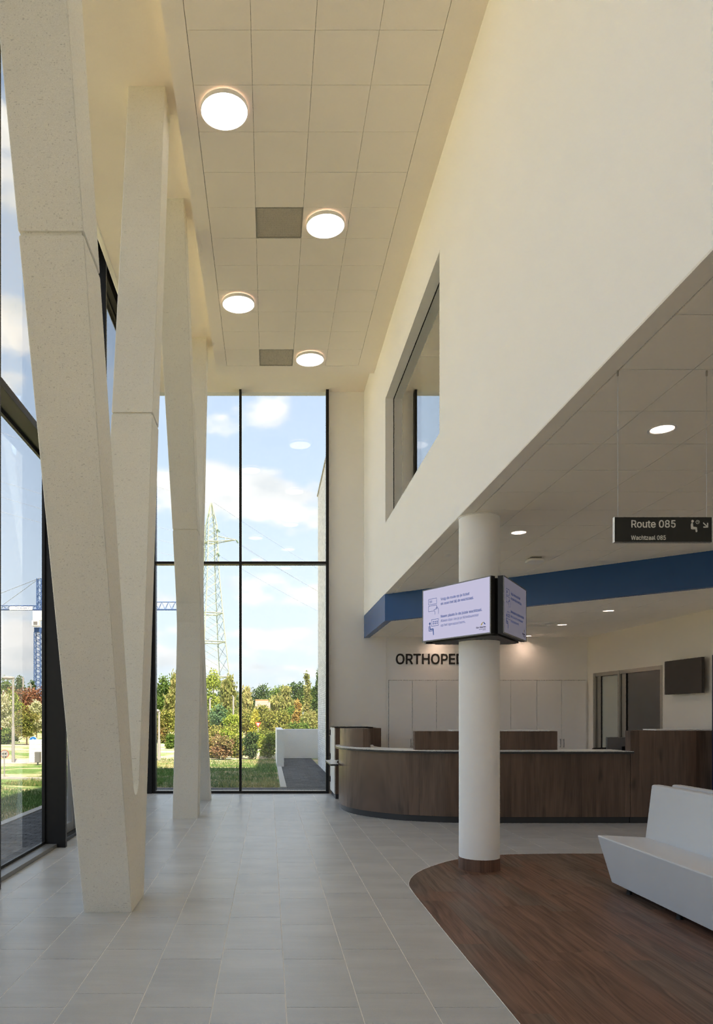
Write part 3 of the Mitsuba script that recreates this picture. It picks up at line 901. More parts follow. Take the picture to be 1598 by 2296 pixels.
# raised screens on the worktop
obj('raised_panel', box(2.232, 4.400, 11.255, 11.40, 1.0662, 1.352), 'm_walnut', desk)
obj('raised_panel_top', box(2.8, 4.30, 11.262, 11.52, 1.3522, 1.370), 'm_white_top', desk)
hi = [(1.250, 12.95), (1.285, 12.72), (1.36, 12.48), (1.45, 12.31), (1.556, 12.19), (1.68, 12.19), (1.68, 12.95)]
obj('raised_end', prism(sg.Polygon([tuple(p) for p in spline(hi[:5], 5)] + hi[5:]), 1.0662, 1.372), 'm_walnut', desk)
obj('papers', box(1.40, 1.62, 11.86, 12.10, 1.0662, 1.069), 'm_sign_white', desk)

tall = thing('tall_counter', 'taller dark wood counter block at the right end of the reception desk', 'counter')
obj('front', box(5.330, 6.60, 10.91 - 0.03, 10.91 + 0.13, 0.094, 1.366), 'm_walnut', tall)
obj('plinth', box(5.336, 6.60, 10.91, 11.0, 0.0005, 0.0935), 'm_plinth', tall)
obj('white_ledge', box(5.80, 6.6, 11.05, 11.45, 1.366, 1.384), 'm_white_top', tall)
obj('body', box(5.60, 6.6, 11.045, 11.4, 0.0935, 1.365), 'm_walnut', tall)

lowc = thing('low_cabinet', 'dark wood cabinet with a pale end face beside the tall window', 'cabinet')
obj('body', rbox(1.268, 2.14, 14.06, 15.0, 0.095, 1.355, 0.002), 'm_walnut', lowc)
obj('end_face', rbox(1.250, 1.267, 14.062, 15.0, 0.095, 1.360, 0.002), 'm_white_gloss', lowc, label='pale end face')
obj('cap', rbox(1.25, 1.99, 14.05, 15.0, 1.356, 1.374, 0.002), 'm_black', lowc)
obj('plinth', box(1.275, 2.13, 14.08, 14.98, 0.0005, 0.0945), 'm_plinth', lowc)
for z in (1.20, 0.72, 0.26):
    obj('hinge', rbox(1.232, 1.2495, 14.90, 14.98, z, z + 0.11, 0.003), 'm_black', lowc)
shelf = thing('low_shelf', 'low white shelf with a dark edge between the cabinet and the curved desk', 'shelf')
sp = round_poly([(1.048, 12.55), (1.190, 12.55), (1.200, 13.0), (1.25, 13.40), (1.30, 13.70), (1.048, 13.70)], 0.04)
obj('board', bevel_prism(sp, 0.735, 0.763, 0.002), 'm_plinth', shelf)
obj('top', bevel_prism(offset_ring(ccw(sp), 0.001), 0.7632, 0.769, 0.001), 'm_white_top', shelf)

# monitor and chair behind the desk
mon = thing('monitor', 'grey back of a computer monitor standing on the desk left of the tall counter', 'monitor')
Mm = T().translate([5.63, 11.72, 0]).rotate([0, 0, 1], -4)
mm = np.array(Mm.matrix, float)
obj('panel', moved(cat(bevel_prism(round_poly(rect(-0.26, 0.26, 1.0, 1.245), 0.01), -0.012, 0.012, 0.004, 'y')), mm), 'm_alu_grey', mon, smooth=35)
obj('rim', moved(bevel_prism(round_poly(rect(-0.262, 0.262, 0.998, 1.248), 0.01), 0.0121, 0.02, 0.003, 'y'), mm), 'm_black', mon, smooth=35)
obj('stand', moved(cat(box(-0.03, 0.03, -0.035, -0.013, 0.74, 1.1), box(-0.1, 0.1, -0.1, 0.08, 0.731, 0.742)), mm), 'm_black', mon)
dk = thing('work_table', 'white work table behind the raised desk front', 'table')
obj('top', box(2.6, 5.55, 11.55, 12.2, 0.705, 0.73), 'm_white_top', dk)
for x in (2.7, 5.45):
    for y in (11.62, 12.12):
        obj('leg', box(x - .02, x + .02, y - .02, y + .02, 0.0005, 0.705), 'm_alu', dk)
ch = thing('office_chair', 'black office chair whose rounded backrest top shows over the worktop', 'chair')
cm = np.array(T().translate([5.83, 12.85, 0]).rotate([0, 0, 1], 10).matrix, float)
obj('backrest', moved(bevel_prism(round_poly(rect(-0.23, 0.23, 0.62, 1.035), 0.06), -0.03, 0.03, 0.02, 'y', 3), cm), 'm_black', ch, smooth=40)
obj('seat', moved(bevel_prism(round_poly(rect(-0.24, 0.24, -0.52, -0.06), 0.06), 0.43, 0.50, 0.02, 'z', 3), cm), 'm_black_matt', ch, smooth=40)
obj('back_bracket', moved(cat(box(-0.03, 0.03, 0.02, 0.05, 0.40, 0.75), box(-0.03, 0.03, -0.3, 0.05, 0.40, 0.43)), cm), 'm_black', ch)
obj('gas_lift', moved(tube((0, -.28, 0.10), (0, -.28, 0.43), 0.03, 12), cm), 'm_black', ch, smooth=40)
for k in range(5):
    a = k * 2 * PI / 5
    e = np.array([0.29 * math.cos(a), -.28 + 0.29 * math.sin(a), 0.075])
    obj('foot', moved(cat(tube((0, -.28, 0.11), e, 0.022, 8, 0.015)), cm), 'm_black', ch, smooth=40)
    obj('castor', moved(cat(tube(e + [-.012, 0, -.045], e + [.012, 0, -.045], 0.028, 12)), cm), 'm_black_matt', ch, smooth=40)

# cupboards in the end wall
dx = [2.476, 2.960, 3.457, 3.955, 4.46, 4.988, 5.529, 6.037, 6.545]
ord_ = ['first', 'second', 'third', 'fourth', 'fifth', 'sixth', 'seventh', 'eighth']
cup = thing('wall_cupboard', 'row of flush white cupboard doors behind the reception desk', 'cupboard')
obj('carcass', box(2.474, 6.55, 15.236, 15.2495, 0.0, 2.325), 'm_shadow_gap', cup)
for i, (a, b) in enumerate(zip(dx[:-1], dx[1:])):
    dk_ = obj('door', rbox(a + 0.004, b - 0.004, 15.214, 15.2355, 0.09, 2.318, 0.002), 'm_paint', cup)
    hx = (b - 0.035) if i % 2 == 0 else (a + 0.035)
    obj('handle', cat(tube((hx, 15.185, 0.94), (hx, 15.185, 1.11), 0.0065, 8), tube((hx, 15.214, 0.95), (hx, 15.185, 0.95), 0.006, 8), tube((hx, 15.214, 1.10), (hx, 15.185, 1.10), 0.006, 8)), 'm_alu_grey', dk_, smooth=40)

let = thing('wall_lettering', 'dark capital letters reading ORTHOPEDIE high on the wall behind the desk', 'lettering')
tm = meshkit.text_mesh('ORTHOPEDIE', 0.203, 0.012, True)
bx = tm.bounds
W8 = meshkit.text_mesh('ORTHOPED', 0.203, 0.012, True).bounds
want = (1040.5 - 887.5) / F * 15.23
sx_ = want / (W8[1][0] - W8[0][0])
z0_ = at(0, 1488.5, 15.23)[2]
Ml = frame_of((X_at(887.5, 15.23) - W8[0][0] * sx_, 15.2495, z0_), (1, 0, 0))
Ml = Ml @ np.diag([sx_, 1, 1, 1])
comps = tm.split(only_watertight=False)
for mcomp in sorted(comps, key=lambda m: m.bounds[0][0]):
    obj('letter', moved(mcomp, Ml), 'm_letter', let)

# windows, display and totem at the side wall
w9 = struct('window_21', 'aluminium framed interior window in the side wall')
obj('jamb', rw_prism(wy1 - 0.07, wy1, 0.9, wz1, -0.012, 0.10), 'm_alu', w9)
obj('jamb', rw_prism(wy0, wy0 + 0.06, 0.9, wz1, -0.012, 0.10), 'm_alu', w9)
obj('mullion', rw_prism(13.965, 14.02, 0.9, wz1, -0.012, 0.10), 'm_alu', w9)
for a, b in ((14.02, wy1 - 0.07), (wy0 + 0.06, 13.965)):
    obj('head', rw_prism(a, b, wz1 - 0.07, wz1, -0.006, 0.10), 'm_alu', w9)
    obj('sash', rw_prism(b - 0.17, b - 0.02, 0.9, wz1 - 0.071, 0.03, 0.06), 'm_alu', w9)
    obj('sash_edge', rw_prism(b - 0.185, b - 0.171, 0.9, wz1 - 0.071, 0.028, 0.062), 'm_black', w9)
    p0, p1 = np.array([right_x(a), a]) + nrm * 0.045, np.array([right_x(b - .18), b - .18]) + nrm * 0.045
    obj('pane', trimesh.Trimesh([(*p0, 0.9), (*p1, 0.9), (*p1, wz1 - 0.07), (*p0, wz1 - 0.07)], [(0, 1, 2), (0, 2, 3)]), 'm_glass_inner', w9)
obj('blind', rw_prism(14.03, wy1 - 0.16, 0.9, wz1 - 0.08, 0.052, 0.058), 'm_white_gloss', w9)
obj('room_beyond', cat(rw_prism(12.3, 15.4, 0, 3.0, 2.0, 2.1), rw_prism(12.2, 12.3, 0, 3.0, 0.15, 2.1), rw_prism(15.4, 15.5, 0, 3.0, 0.15, 2.1), rw_prism(12.2, 15.5, 2.9, 3.0, 0.15, 2.1), rw_prism(12.2, 15.5, -0.05, 0.0, 0.15, 2.1)), 'm_alu_grey', w9)

tv = thing('wall_display', 'switched-off dark display hanging on the cream side wall', 'display')
obj('panel', rw_prism(11.285, 12.265, 1.937, 2.487, -0.135, -0.09), 'm_tv', tv)
obj('rear_housing', rw_prism(11.36, 12.19, 2.0, 2.42, -0.089, -0.06), 'm_black_matt', tv)
obj('bracket', rw_prism(11.6, 11.95, 2.08, 2.34, -0.0595, -0.001), 'm_black_matt', tv)
tot = thing('wayfinding_totem', 'navy blue upright panel at the right edge before the tall counter', 'totem')
obj('panel', rbox(6.365, 6.60, 10.52, 10.60, 0.03, 2.46, 0.003), 'm_navy', tot)
obj('foot', rbox(6.36, 6.62, 10.46, 10.66, 0.0005, 0.029, 0.003), 'm_black', tot)

# ceiling devices
ap = thing('access_point', 'white flat wireless access point under the low ceiling', 'device')
obj('body', bevel_prism(round_poly(rect(3.355, 3.575, 9.50, 9.72), 0.05), Z_LOW - 0.062, Z_LOW - 0.028, 0.012, 'z', 3), 'm_white_plastic', ap, smooth=40)
obj('mount', box(3.40, 3.53, 9.55, 9.68, Z_LOW - 0.028, Z_LOW - 0.0002), 'm_alu_grey', ap)
obj('status_light', lathe([(0, Z_LOW - 0.0632), (0.004, Z_LOW - 0.0632), (0.004, Z_LOW - 0.0620)], (3.455, 9.56, 0), 10), 'm_leaf' if False else 'm_screen_yellow', ap)
se = thing('ceiling_sensor', 'small round white sensor under the low ceiling left of the round column', 'sensor')
obj('cover', lathe([(0.0, Z_LOW - 0.02), (0.02, Z_LOW - 0.019), (0.04, Z_LOW - 0.008), (0.045, Z_LOW - 0.0002)], (2.295, 9.47, 0), 24), 'm_white_plastic', se, smooth=40)
df = thing('ceiling_diffuser', 'square white air diffuser in the lowest ceiling behind the screens', 'vent')
x, y = dif_xy
obj('frame', prism(sg.box(x - .298, y - .298, x + .298, y + .298).difference(sg.box(x - .25, y - .25, x + .25, y + .25)), Z_LOW2 - 0.004, Z_LOW2 + 0.012), 'm_white_plastic', df)
for k in range(5):
    a = .225 - .045 * k
    obj('louvre', prism(sg.box(x - a, y - a, x + a, y + a).difference(sg.box(x - a + .03, y - a + .03, x + a - .03, y + a - .03)), Z_LOW2 + .002 + .002 * k, Z_LOW2 + .008 + .002 * k), 'm_white_plastic', df)
obj('plenum', box(x - .25, x + .25, y - .25, y + .25, Z_LOW2 + .02, Z_LOW2 + .026), 'm_shadow_gap', df)

# hanging sign
sg_ = thing('hanging_sign', 'dark hanging direction sign reading Route 085 and Wachtzaal 085 on two wires', 'sign')
sx0, sx1, sy, sz0, sz1 = 2.060, 2.643, 4.40, 2.617, 2.769
obj('panel', rbox(sx0 + .002, sx1 - .002, sy, sy + 0.022, sz0 + .003, sz1 - .002, 0.001), 'm_sign', sg_)
obj('end_cap', rbox(sx0, sx0 + .0019, sy - .001, sy + 0.023, sz0 + .001, sz1, 0.0005), 'm_white_plastic', sg_)
obj('end_cap', rbox(sx1 - .0019, sx1, sy - .001, sy + 0.023, sz0 + .001, sz1, 0.0005), 'm_white_plastic', sg_)
obj('bottom_rail', rbox(sx0 + .002, sx1 - .002, sy - .001, sy + 0.023, sz0, sz0 + .0028, 0.0005), 'm_alu_grey', sg_)
Ms = frame_of((0, sy - 0.0003, 0), (1, 0, 0))


def sign_text(txt, px0, px1, py_base, h, bold):
    m = text_fit(txt, h, (px1 - px0) / F * sy, bold, 0.0008)
    p = at(px0, py_base, sy)
    m.apply_translation((p[0], p[2], 0))
    return moved(m, Ms)


obj('lettering', sign_text('Route 085', 1414.8, 1514.3, 1182.6, 0.0425, True), 'm_sign_print', sg_)
obj('lettering', sign_text('Wachtzaal 085', 1414.2, 1492.2, 1210.2, 0.0250, True), 'm_sign_print', sg_)


def spx(x, y):
    p = at(1200 + x / 4.015, 1100 + y / 4.015, sy)
    return (p[0], p[2])


u_ = sy / F / 4.015
pict = so.unary_union([sg.Point(spx(1413, 276)).buffer(12 * u_), seg_shape([spx(1409, 300), spx(1413, 334), spx(1445, 336), spx(1449, 366)], 17 * u_), seg_shape([spx(1398, 306), spx(1403, 346), spx(1434, 347)], 5 * u_),
                       sg.Point(spx(1459, 283)).buffer(17 * u_).difference(sg.Point(spx(1459, 283)).buffer(13.5 * u_)), seg_shape([spx(1459, 273), spx(1459, 284), spx(1468, 284)], 3 * u_)])
obj('pictogram', moved(prism(pict, 0, 0.0008), Ms), 'm_sign_print', sg_)
arrow = so.unary_union([seg_shape([spx(1512, 292), spx(1545, 325)], 9 * u_), sg.Polygon([spx(1510, 334), spx(1554, 334), spx(1554, 290), spx(1543, 290), spx(1543, 323), spx(1510, 323)])])
obj('arrow', moved(prism(arrow, 0, 0.0008), Ms), 'm_sign_print', sg_)
for px in (1386.5, 1586.3):
    x = X_at(px, sy)
    wk = obj('wire', tube((x, sy + .011, sz1 - .002), (x, sy + .011, Z_LOW - 0.03), 0.0009, 6), 'm_steel', sg_)
    obj('ceiling_fitting', tube((x, sy + .011, Z_LOW - 0.032), (x, sy + .011, Z_LOW - 0.0003), 0.0055, 12), 'm_alu', sg_, smooth=40)

# bench
def bench(mirror, label):
    b = thing('waiting_bench', label, 'bench', 'back-to-back waiting benches')
    f = (lambda p: [(2 * 3.638 - x, z) for x, z in p]) if mirror else (lambda p: p)
    seat = round_poly(f([(3.134, 0.062), (3.56, 0.062), (3.56, 0.44), (3.445, 0.474), (3.000, 0.495)]), 0.012, 4)
    back = round_poly(f([(3.440, 0.452), (3.60, 0.452), (3.592, 0.955), (3.500, 0.955)]), 0.02, 5)
    obj('seat', bevel_prism(seat, 4.30, 6.755, 0.016, 'y', 4), 'm_leather', b, smooth=40)
    obj('backrest', bevel_prism(back, 4.30, 6.755, 0.016, 'y', 4), 'm_leather', b, smooth=40)
    seam = f([(3.425, 0.4735), (3.452, 0.4735)])
    for y in (6.55, 5.75, 4.95, 4.5):
        for x in ((3.20, 3.50) if not mirror else (4.07, 3.78)):
            obj('foot', lathe([(0, 0.0007), (0.026, 0.0007), (0.022, 0.02), (0.022, 0.0615), (0, 0.0615)], (x, y, 0), 20), 'm_black', b, smooth=40)
    return b


bench(False, 'pale grey upholstered bench facing the glazed wall, nearer of the two')
bench(True, 'pale grey upholstered bench behind the first, facing away')

# ------------------------------------------------------------------ outdoors
def ground_z(x, y):
    m1 = 0.34 * np.exp(-((x + 7.6) / 1.7) ** 2 - ((y - 14.6) / 2.2) ** 2)
    return -0.012 + m1


xs = np.concatenate([np.linspace(-400, -60, 12), np.linspace(-50, -14, 19), np.linspace(-13, 6, 58), np.linspace(7, 60, 14), np.linspace(80, 400, 6)])
ys = np.concatenate([np.linspace(-300, -20, 8), np.linspace(-12, 4, 9), np.linspace(5, 30, 66), np.linspace(31, 100, 24), np.linspace(115, 600, 10)])
gx, gy = np.meshgrid(xs, ys, indexing='ij')
gz = ground_z(gx, gy)
gz = np.where((gx > -2.7) & (gy < 15.3), -0.08, gz)
vv = np.stack([gx, gy, gz], -1).reshape(-1, 3)
ni, nj = gx.shape
ii, jj = np.meshgrid(np.arange(ni - 1), np.arange(nj - 1), indexing='ij')
a = (ii * nj + jj).ravel()
ff_ = np.vstack([np.column_stack([a, a + nj, a + nj + 1]), np.column_stack([a, a + nj + 1, a + 1])])
gr = struct('ground', 'lawn around the building')
obj('turf', trimesh.Trimesh(vv, ff_, process=False), 'm_grass', gr, smooth=True)

rg = np.random.default_rng(11)


def blades(n, region, h0, h1, palette, dry):
    V, Fc, C = [], [], []
    pts = region(n)
    z = ground_z(pts[:, 0], pts[:, 1])
    hh = rg.uniform(h0, h1, len(pts))
    an = rg.uniform(0, PI, len(pts))
    w = 0.006
    lean = rg.normal(0, 0.35, (len(pts), 2)) * hh[:, None]
    b0 = np.stack([pts[:, 0] - w * np.cos(an), pts[:, 1] - w * np.sin(an), z - .005], 1)
    b1 = np.stack([pts[:, 0] + w * np.cos(an), pts[:, 1] + w * np.sin(an), z - .005], 1)
    t = np.stack([pts[:, 0] + lean[:, 0], pts[:, 1] + lean[:, 1], z + hh], 1)
    v = np.stack([b0, b1, t], 1).reshape(-1, 3)
    f = np.arange(len(v)).reshape(-1, 3)
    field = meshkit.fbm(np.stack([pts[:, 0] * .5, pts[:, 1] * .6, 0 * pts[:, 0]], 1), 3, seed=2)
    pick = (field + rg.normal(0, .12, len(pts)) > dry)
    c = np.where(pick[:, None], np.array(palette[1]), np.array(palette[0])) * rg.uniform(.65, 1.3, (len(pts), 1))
    return trimesh.Trimesh(v, f, process=False), np.repeat(c, 3, 0)


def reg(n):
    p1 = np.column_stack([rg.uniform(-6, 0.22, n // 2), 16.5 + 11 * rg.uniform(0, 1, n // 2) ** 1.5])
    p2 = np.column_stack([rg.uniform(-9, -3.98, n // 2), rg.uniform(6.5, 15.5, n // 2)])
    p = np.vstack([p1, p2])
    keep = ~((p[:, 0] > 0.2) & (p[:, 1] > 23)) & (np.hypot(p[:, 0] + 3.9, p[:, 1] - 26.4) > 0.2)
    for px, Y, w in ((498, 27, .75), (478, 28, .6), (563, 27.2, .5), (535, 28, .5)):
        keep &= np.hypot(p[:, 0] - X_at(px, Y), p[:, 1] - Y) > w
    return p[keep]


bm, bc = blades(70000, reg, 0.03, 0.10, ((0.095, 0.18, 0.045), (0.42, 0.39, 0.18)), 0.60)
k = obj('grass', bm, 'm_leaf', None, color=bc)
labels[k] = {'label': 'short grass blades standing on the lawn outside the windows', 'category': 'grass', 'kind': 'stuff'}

rd = struct('road', 'grey road beyond the lawn at the left')
obj('lane', prism(sg.Polygon([(-60, 15.4), (-9.3, 15.6), (-6.2, 15.4), (-4.9, 16.4), (-4.9, 17.6), (-5.4, 18.3), (-8, 18.6), (-60, 18.9)]).buffer(.3), -0.02, -0.004), 'm_asphalt', rd)
obj('lane', prism(sg.Polygon([(-60, 24.6), (-8.0, 24.8), (-6.8, 25.8), (-7.4, 27.0), (-60, 27.4)]), -0.02, -0.003), 'm_asphalt', rd)
obj('kerb', prism(sg.LineString([(-60, 19.0), (-8, 18.75), (-5.3, 18.4)]).buffer(0.06), -0.02, 0.05), 'm_curb', rd)

pave_d = ply(box(0.004, 0.196, 0.003, 0.097, -0.02, 0.0))


def paving(parent, x0, x1, y0, y1, cut=None):
    got = []
    nx, ny = int(round((x1 - x0) / 0.2)), int(round((y1 - y0) / 0.1))
    for r in range(ny):
        for c in range(nx + (r % 2)):
            x = x0 + 0.2 * c - (0.1 if r % 2 else 0)
            a_, b_ = max(x, x0), min(x + 0.2, x1)
            if b_ - a_ < 0.05:
                continue
            got.append((a_, b_, y0 + 0.1 * r))
    return got


def lay(parent, got):
    got.sort(key=lambda t: math.hypot(t[0], t[2]))
    n = 0
    left = []
    for a_, b_, y in got:
        if n < 300 and abs(b_ - a_ - 0.2) < 1e-6:
            place('paver', pave_d, 'm_paver', parent, T().translate([a_, y, 0.0]))
            n += 1
        else:
            left.append(box(a_ + .004, b_ - .004, y + .003, y + .097, -0.02, 0.0))
    k = obj('paver_field', cat(*left), 'm_paver', parent)
    labels[k] = {'kind': 'stuff'}


pv = struct('pavement', 'dark brick paving along the end of the building')
obj('bed', box(-2.9, 1.6, 15.32, 28, -0.03, -0.006) if False else cat(box(-2.72, 1.6, 15.42, 16.35, -0.03, -0.006), box(0.40, 1.6, 16.35, 27.8, -0.03, -0.006)), 'm_plinth', pv)
obj('kerb', cat(rbox(0.26, 0.40, 16.40, 27.8, -0.03, 0.012, 0.004)), 'm_curb', pv)
lay(pv, paving(pv, 0.40, 1.60, 16.4, 27.8) + paving(pv, -2.7, 1.5, 15.45, 16.35))
pv2 = struct('pavement', 'dark brick paving along the glazed side wall')
obj('bed', box(-3.86, -2.73, 2.0, 16.35, -0.03, -0.006), 'm_plinth', pv2)
obj('kerb', rbox(-4.0, -3.86, 2.0, 16.4, -0.03, 0.012, 0.004), 'm_curb', pv2)
lay(pv2, [t for t in paving(pv2, -3.84, -2.74, 5.6, 16.3)])

wing = thing('brick_wing', 'white brick wing of the building seen at the right edge of the tall window', 'building')
obj('wall', box(1.6, 6.3, 15.45, 24.0, -0.02, 8.72), 'm_white_brick', wing)
obj('coping', rbox(1.57, 6.3, 15.45, 24.03, 8.72, 8.78, 0.004), 'm_curb', wing)
lw = thing('garden_wall', 'low white L-shaped rendered wall beside the dark brick path', 'wall')
obj('wing', rbox(0.254, 0.477, 23.1, 27.8, -0.02, 1.16, 0.006), 'm_stucco', lw)
obj('wing', rbox(0.254, 5.0, 27.8, 28.02, -0.02, 1.10, 0.006), 'm_stucco', lw)

# --- plants
def leaf_mesh(rng, n, blobs, size, cols, droop=0.0, aspect=1.0, fill=0.45):
    blobs = np.asarray(blobs, float)
    vol = blobs[:, 3] * blobs[:, 4] * blobs[:, 5]
    pick = rng.choice(len(blobs), n, p=vol ** 0.8 / (vol ** 0.8).sum())
    dvec = rng.normal(size=(n, 3))
    dvec /= np.linalg.norm(dvec, axis=1, keepdims=True)
    rad = rng.uniform(0, 1, n) ** fill
    c = blobs[pick, :3] + dvec * rad[:, None] * blobs[pick, 3:] + rng.normal(0, size * .6, (n, 3))
    a = rng.normal(size=(n, 3)) * [1, 1, 1 - .6 * droop]
    a /= np.linalg.norm(a, axis=1, keepdims=True)
    up = np.tile([0, 0, -1.0], (n, 1)) * droop + rng.normal(size=(n, 3)) * (1 - .8 * droop)
    b = up - a * (up * a).sum(1, keepdims=True)
    b /= np.maximum(np.linalg.norm(b, axis=1, keepdims=True), 1e-6)
    s = size * rng.uniform(.6, 1.35, (n, 1))
    la, lb = a * s * .5, b * s * .5 * aspect
    v = np.stack([c - lb, c + la * .8 - lb * .1, c + lb, c - la * .8 - lb * .1], 1).reshape(-1, 3)
    v[:, 2] = np.maximum(v[:, 2], 0.0)
    i = np.arange(n) * 4
    f = np.vstack([np.column_stack([i, i + 1, i + 2]), np.column_stack([i, i + 2, i + 3])])
    cols = np.asarray(cols) * 1.15
    bt = rng.choice(len(cols), len(blobs))
    k = np.where(rng.uniform(size=n) < .62, bt[pick], rng.choice(len(cols), n))
    col = cols[k] * rng.uniform(.7, 1.3, (n, 1))
    return trimesh.Trimesh(v, f, process=False), np.repeat(np.clip(col, 0, .95), 4, 0)


PAL = {
    'green': [(.085, .15, .035), (.12, .19, .045), (.16, .22, .06)],
    'dark': [(.045, .085, .030), (.065, .11, .038), (.085, .13, .05)],
    'olive': [(.19, .22, .055), (.25, .26, .07), (.14, .18, .045), (.29, .27, .085)],
    'willow': [(.25, .27, .095), (.30, .31, .12), (.19, .22, .07), (.34, .32, .13)],
    'yellow': [(.42, .42, .06), (.34, .36, .06), (.50, .46, .10)],
    'lime': [(.25, .32, .055), (.32, .37, .075), (.20, .27, .05)],
    'orange': [(.40, .27, .08), (.36, .27, .09), (.28, .24, .08)],
    'brown': [(.27, .20, .075), (.20, .18, .06), (.32, .22, .085), (.15, .16, .05)],
    'red': [(.25, .16, .10), (.30, .20, .11), (.20, .19, .08), (.28, .25, .12)],
    'pale': [(.55, .55, .36), (.42, .45, .25), (.25, .29, .12), (.62, .60, .42)],
    'blue': [(.09, .17, .09), (.12, .21, .11), (.16, .24, .10)],
    'maroon': [(.26, .13, .09), (.30, .15, .09), (.20, .15, .07)],
}


def plant(name, label, catg, px, Y, py_top, w_px, pal, form, seed, group=None, n=None, base=0.0):
    rng = np.random.default_rng(seed)
    x = X_at(px, Y)
    H = EYE - (py_top - CY) / F * Y
    W = w_px / F * Y
    t = thing(name, label, catg, group)
    px_m = F / Y
    size = max(4.3 / px_m, 0.07)
    blobs = []
    droop, aspect, fill = 0.0, 1.0, 0.45
    if form == 'round':
        for _ in range(16):
            a_, r_ = rng.uniform(0, 2 * PI), rng.uniform(0, .34) * W
            zz = rng.uniform(.30, .80) * H
            k_ = (1 - abs(zz / H - .5) * .9)
            blobs.append((x + r_ * math.cos(a_) * k_, Y + r_ * math.sin(a_) * k_, zz, W * rng.uniform(.16, .26), W * rng.uniform(.16, .26), min(H * .20, W * .22)))
        blobs.append((x, Y, H * .86, W * .2, W * .2, H * .13))
    elif form == 'weep':
        droop, aspect = 0.85, 2.2
        for _ in range(24):
            a_, r_ = rng.uniform(0, 2 * PI), rng.uniform(.05, .42) * W
            top_ = H * rng.uniform(.55, .97) * (1 - .45 * (r_ / (.5 * W)) ** 2)
            ln = H * rng.uniform(.16, .30)
            blobs.append((x + r_ * math.cos(a_), Y + r_ * math.sin(a_), top_ - ln, W * .075, W * .075, ln))
        for _ in range(8):
            a_, r_ = rng.uniform(0, 2 * PI), rng.uniform(0, .25) * W
            blobs.append((x + r_ * math.cos(a_), Y + r_ * math.sin(a_), H * rng.uniform(.35, .8), W * .16, W * .16, H * .13))
        blobs.append((x, Y, H * .90, W * .13, W * .13, H * .10))
    elif form == 'cone':
        for k_ in range(15):
            s_ = k_ / 14
            for _ in range(4):
                a_ = rng.uniform(0, 2 * PI)
                r_ = W * .40 * (1 - s_) * rng.uniform(.4, 1)
                blobs.append((x + r_ * math.cos(a_), Y + r_ * math.sin(a_), H * (.06 + .88 * s_), W * (.17 * (1 - s_) + .045), W * (.17 * (1 - s_) + .045), H * .04))
    elif form == 'slim':
        for k_ in range(14):
            s_ = (k_ + rng.uniform(0, 1)) / 14
            a_ = rng.uniform(0, 2 * PI)
            r_ = W * .28 * rng.uniform(0, 1) * (1.15 - s_)
            blobs.append((x + r_ * math.cos(a_), Y + r_ * math.sin(a_), H * (.12 + .84 * s_), W * (.24 - .16 * s_), W * (.24 - .16 * s_), H * .085))
    else:                       # shrub
        for _ in range(14):
            a_, r_ = rng.uniform(0, 2 * PI), rng.uniform(0, .38) * W
            zz = rng.uniform(.18, .82) * H * (1 - .35 * (r_ / (.5 * W)) ** 2)
            blobs.append((x + r_ * math.cos(a_), Y + .7 * r_ * math.sin(a_), zz, W * rng.uniform(.10, .19), W * rng.uniform(.10, .19), H * rng.uniform(.10, .2)))
        blobs.append((x, Y, H * .3, W * .36, W * .30, H * .28))
    area = W * H * px_m ** 2
    n = n or int(np.clip(area / 2.3, 3000, 26000))
    m, c = leaf_mesh(rng, n, blobs, size, PAL[pal], droop, aspect, fill)
    obj('foliage', m, 'm_leaf', t, color=c)
    if form in ('round', 'weep', 'slim', 'cone'):
        r0 = max(W * .022, .04)
        br_ = [tube((x, Y, -.05), (x, Y, H * .45), r0, 8, r0 * .7), tube((x, Y, H * .45), (x + .02 * W, Y, H * .86), r0 * .7, 7, r0 * .2)]
        for _ in range(6):
            b_ = blobs[rng.integers(len(blobs))]
            z_ = H * rng.uniform(.25, .5)
            br_.append(tube((x, Y, z_), b_[:3], r0 * .35, 5, r0 * .12))
    else:
        br_ = [tube((x + rng.uniform(-.1, .1) * W, Y, -.05), b_[:3], .018, 5, .008) for b_ in blobs[:9]]
    obj('stem' if form == 'shrub' else 'trunk', cat(*br_), 'm_bark', t)
    return t


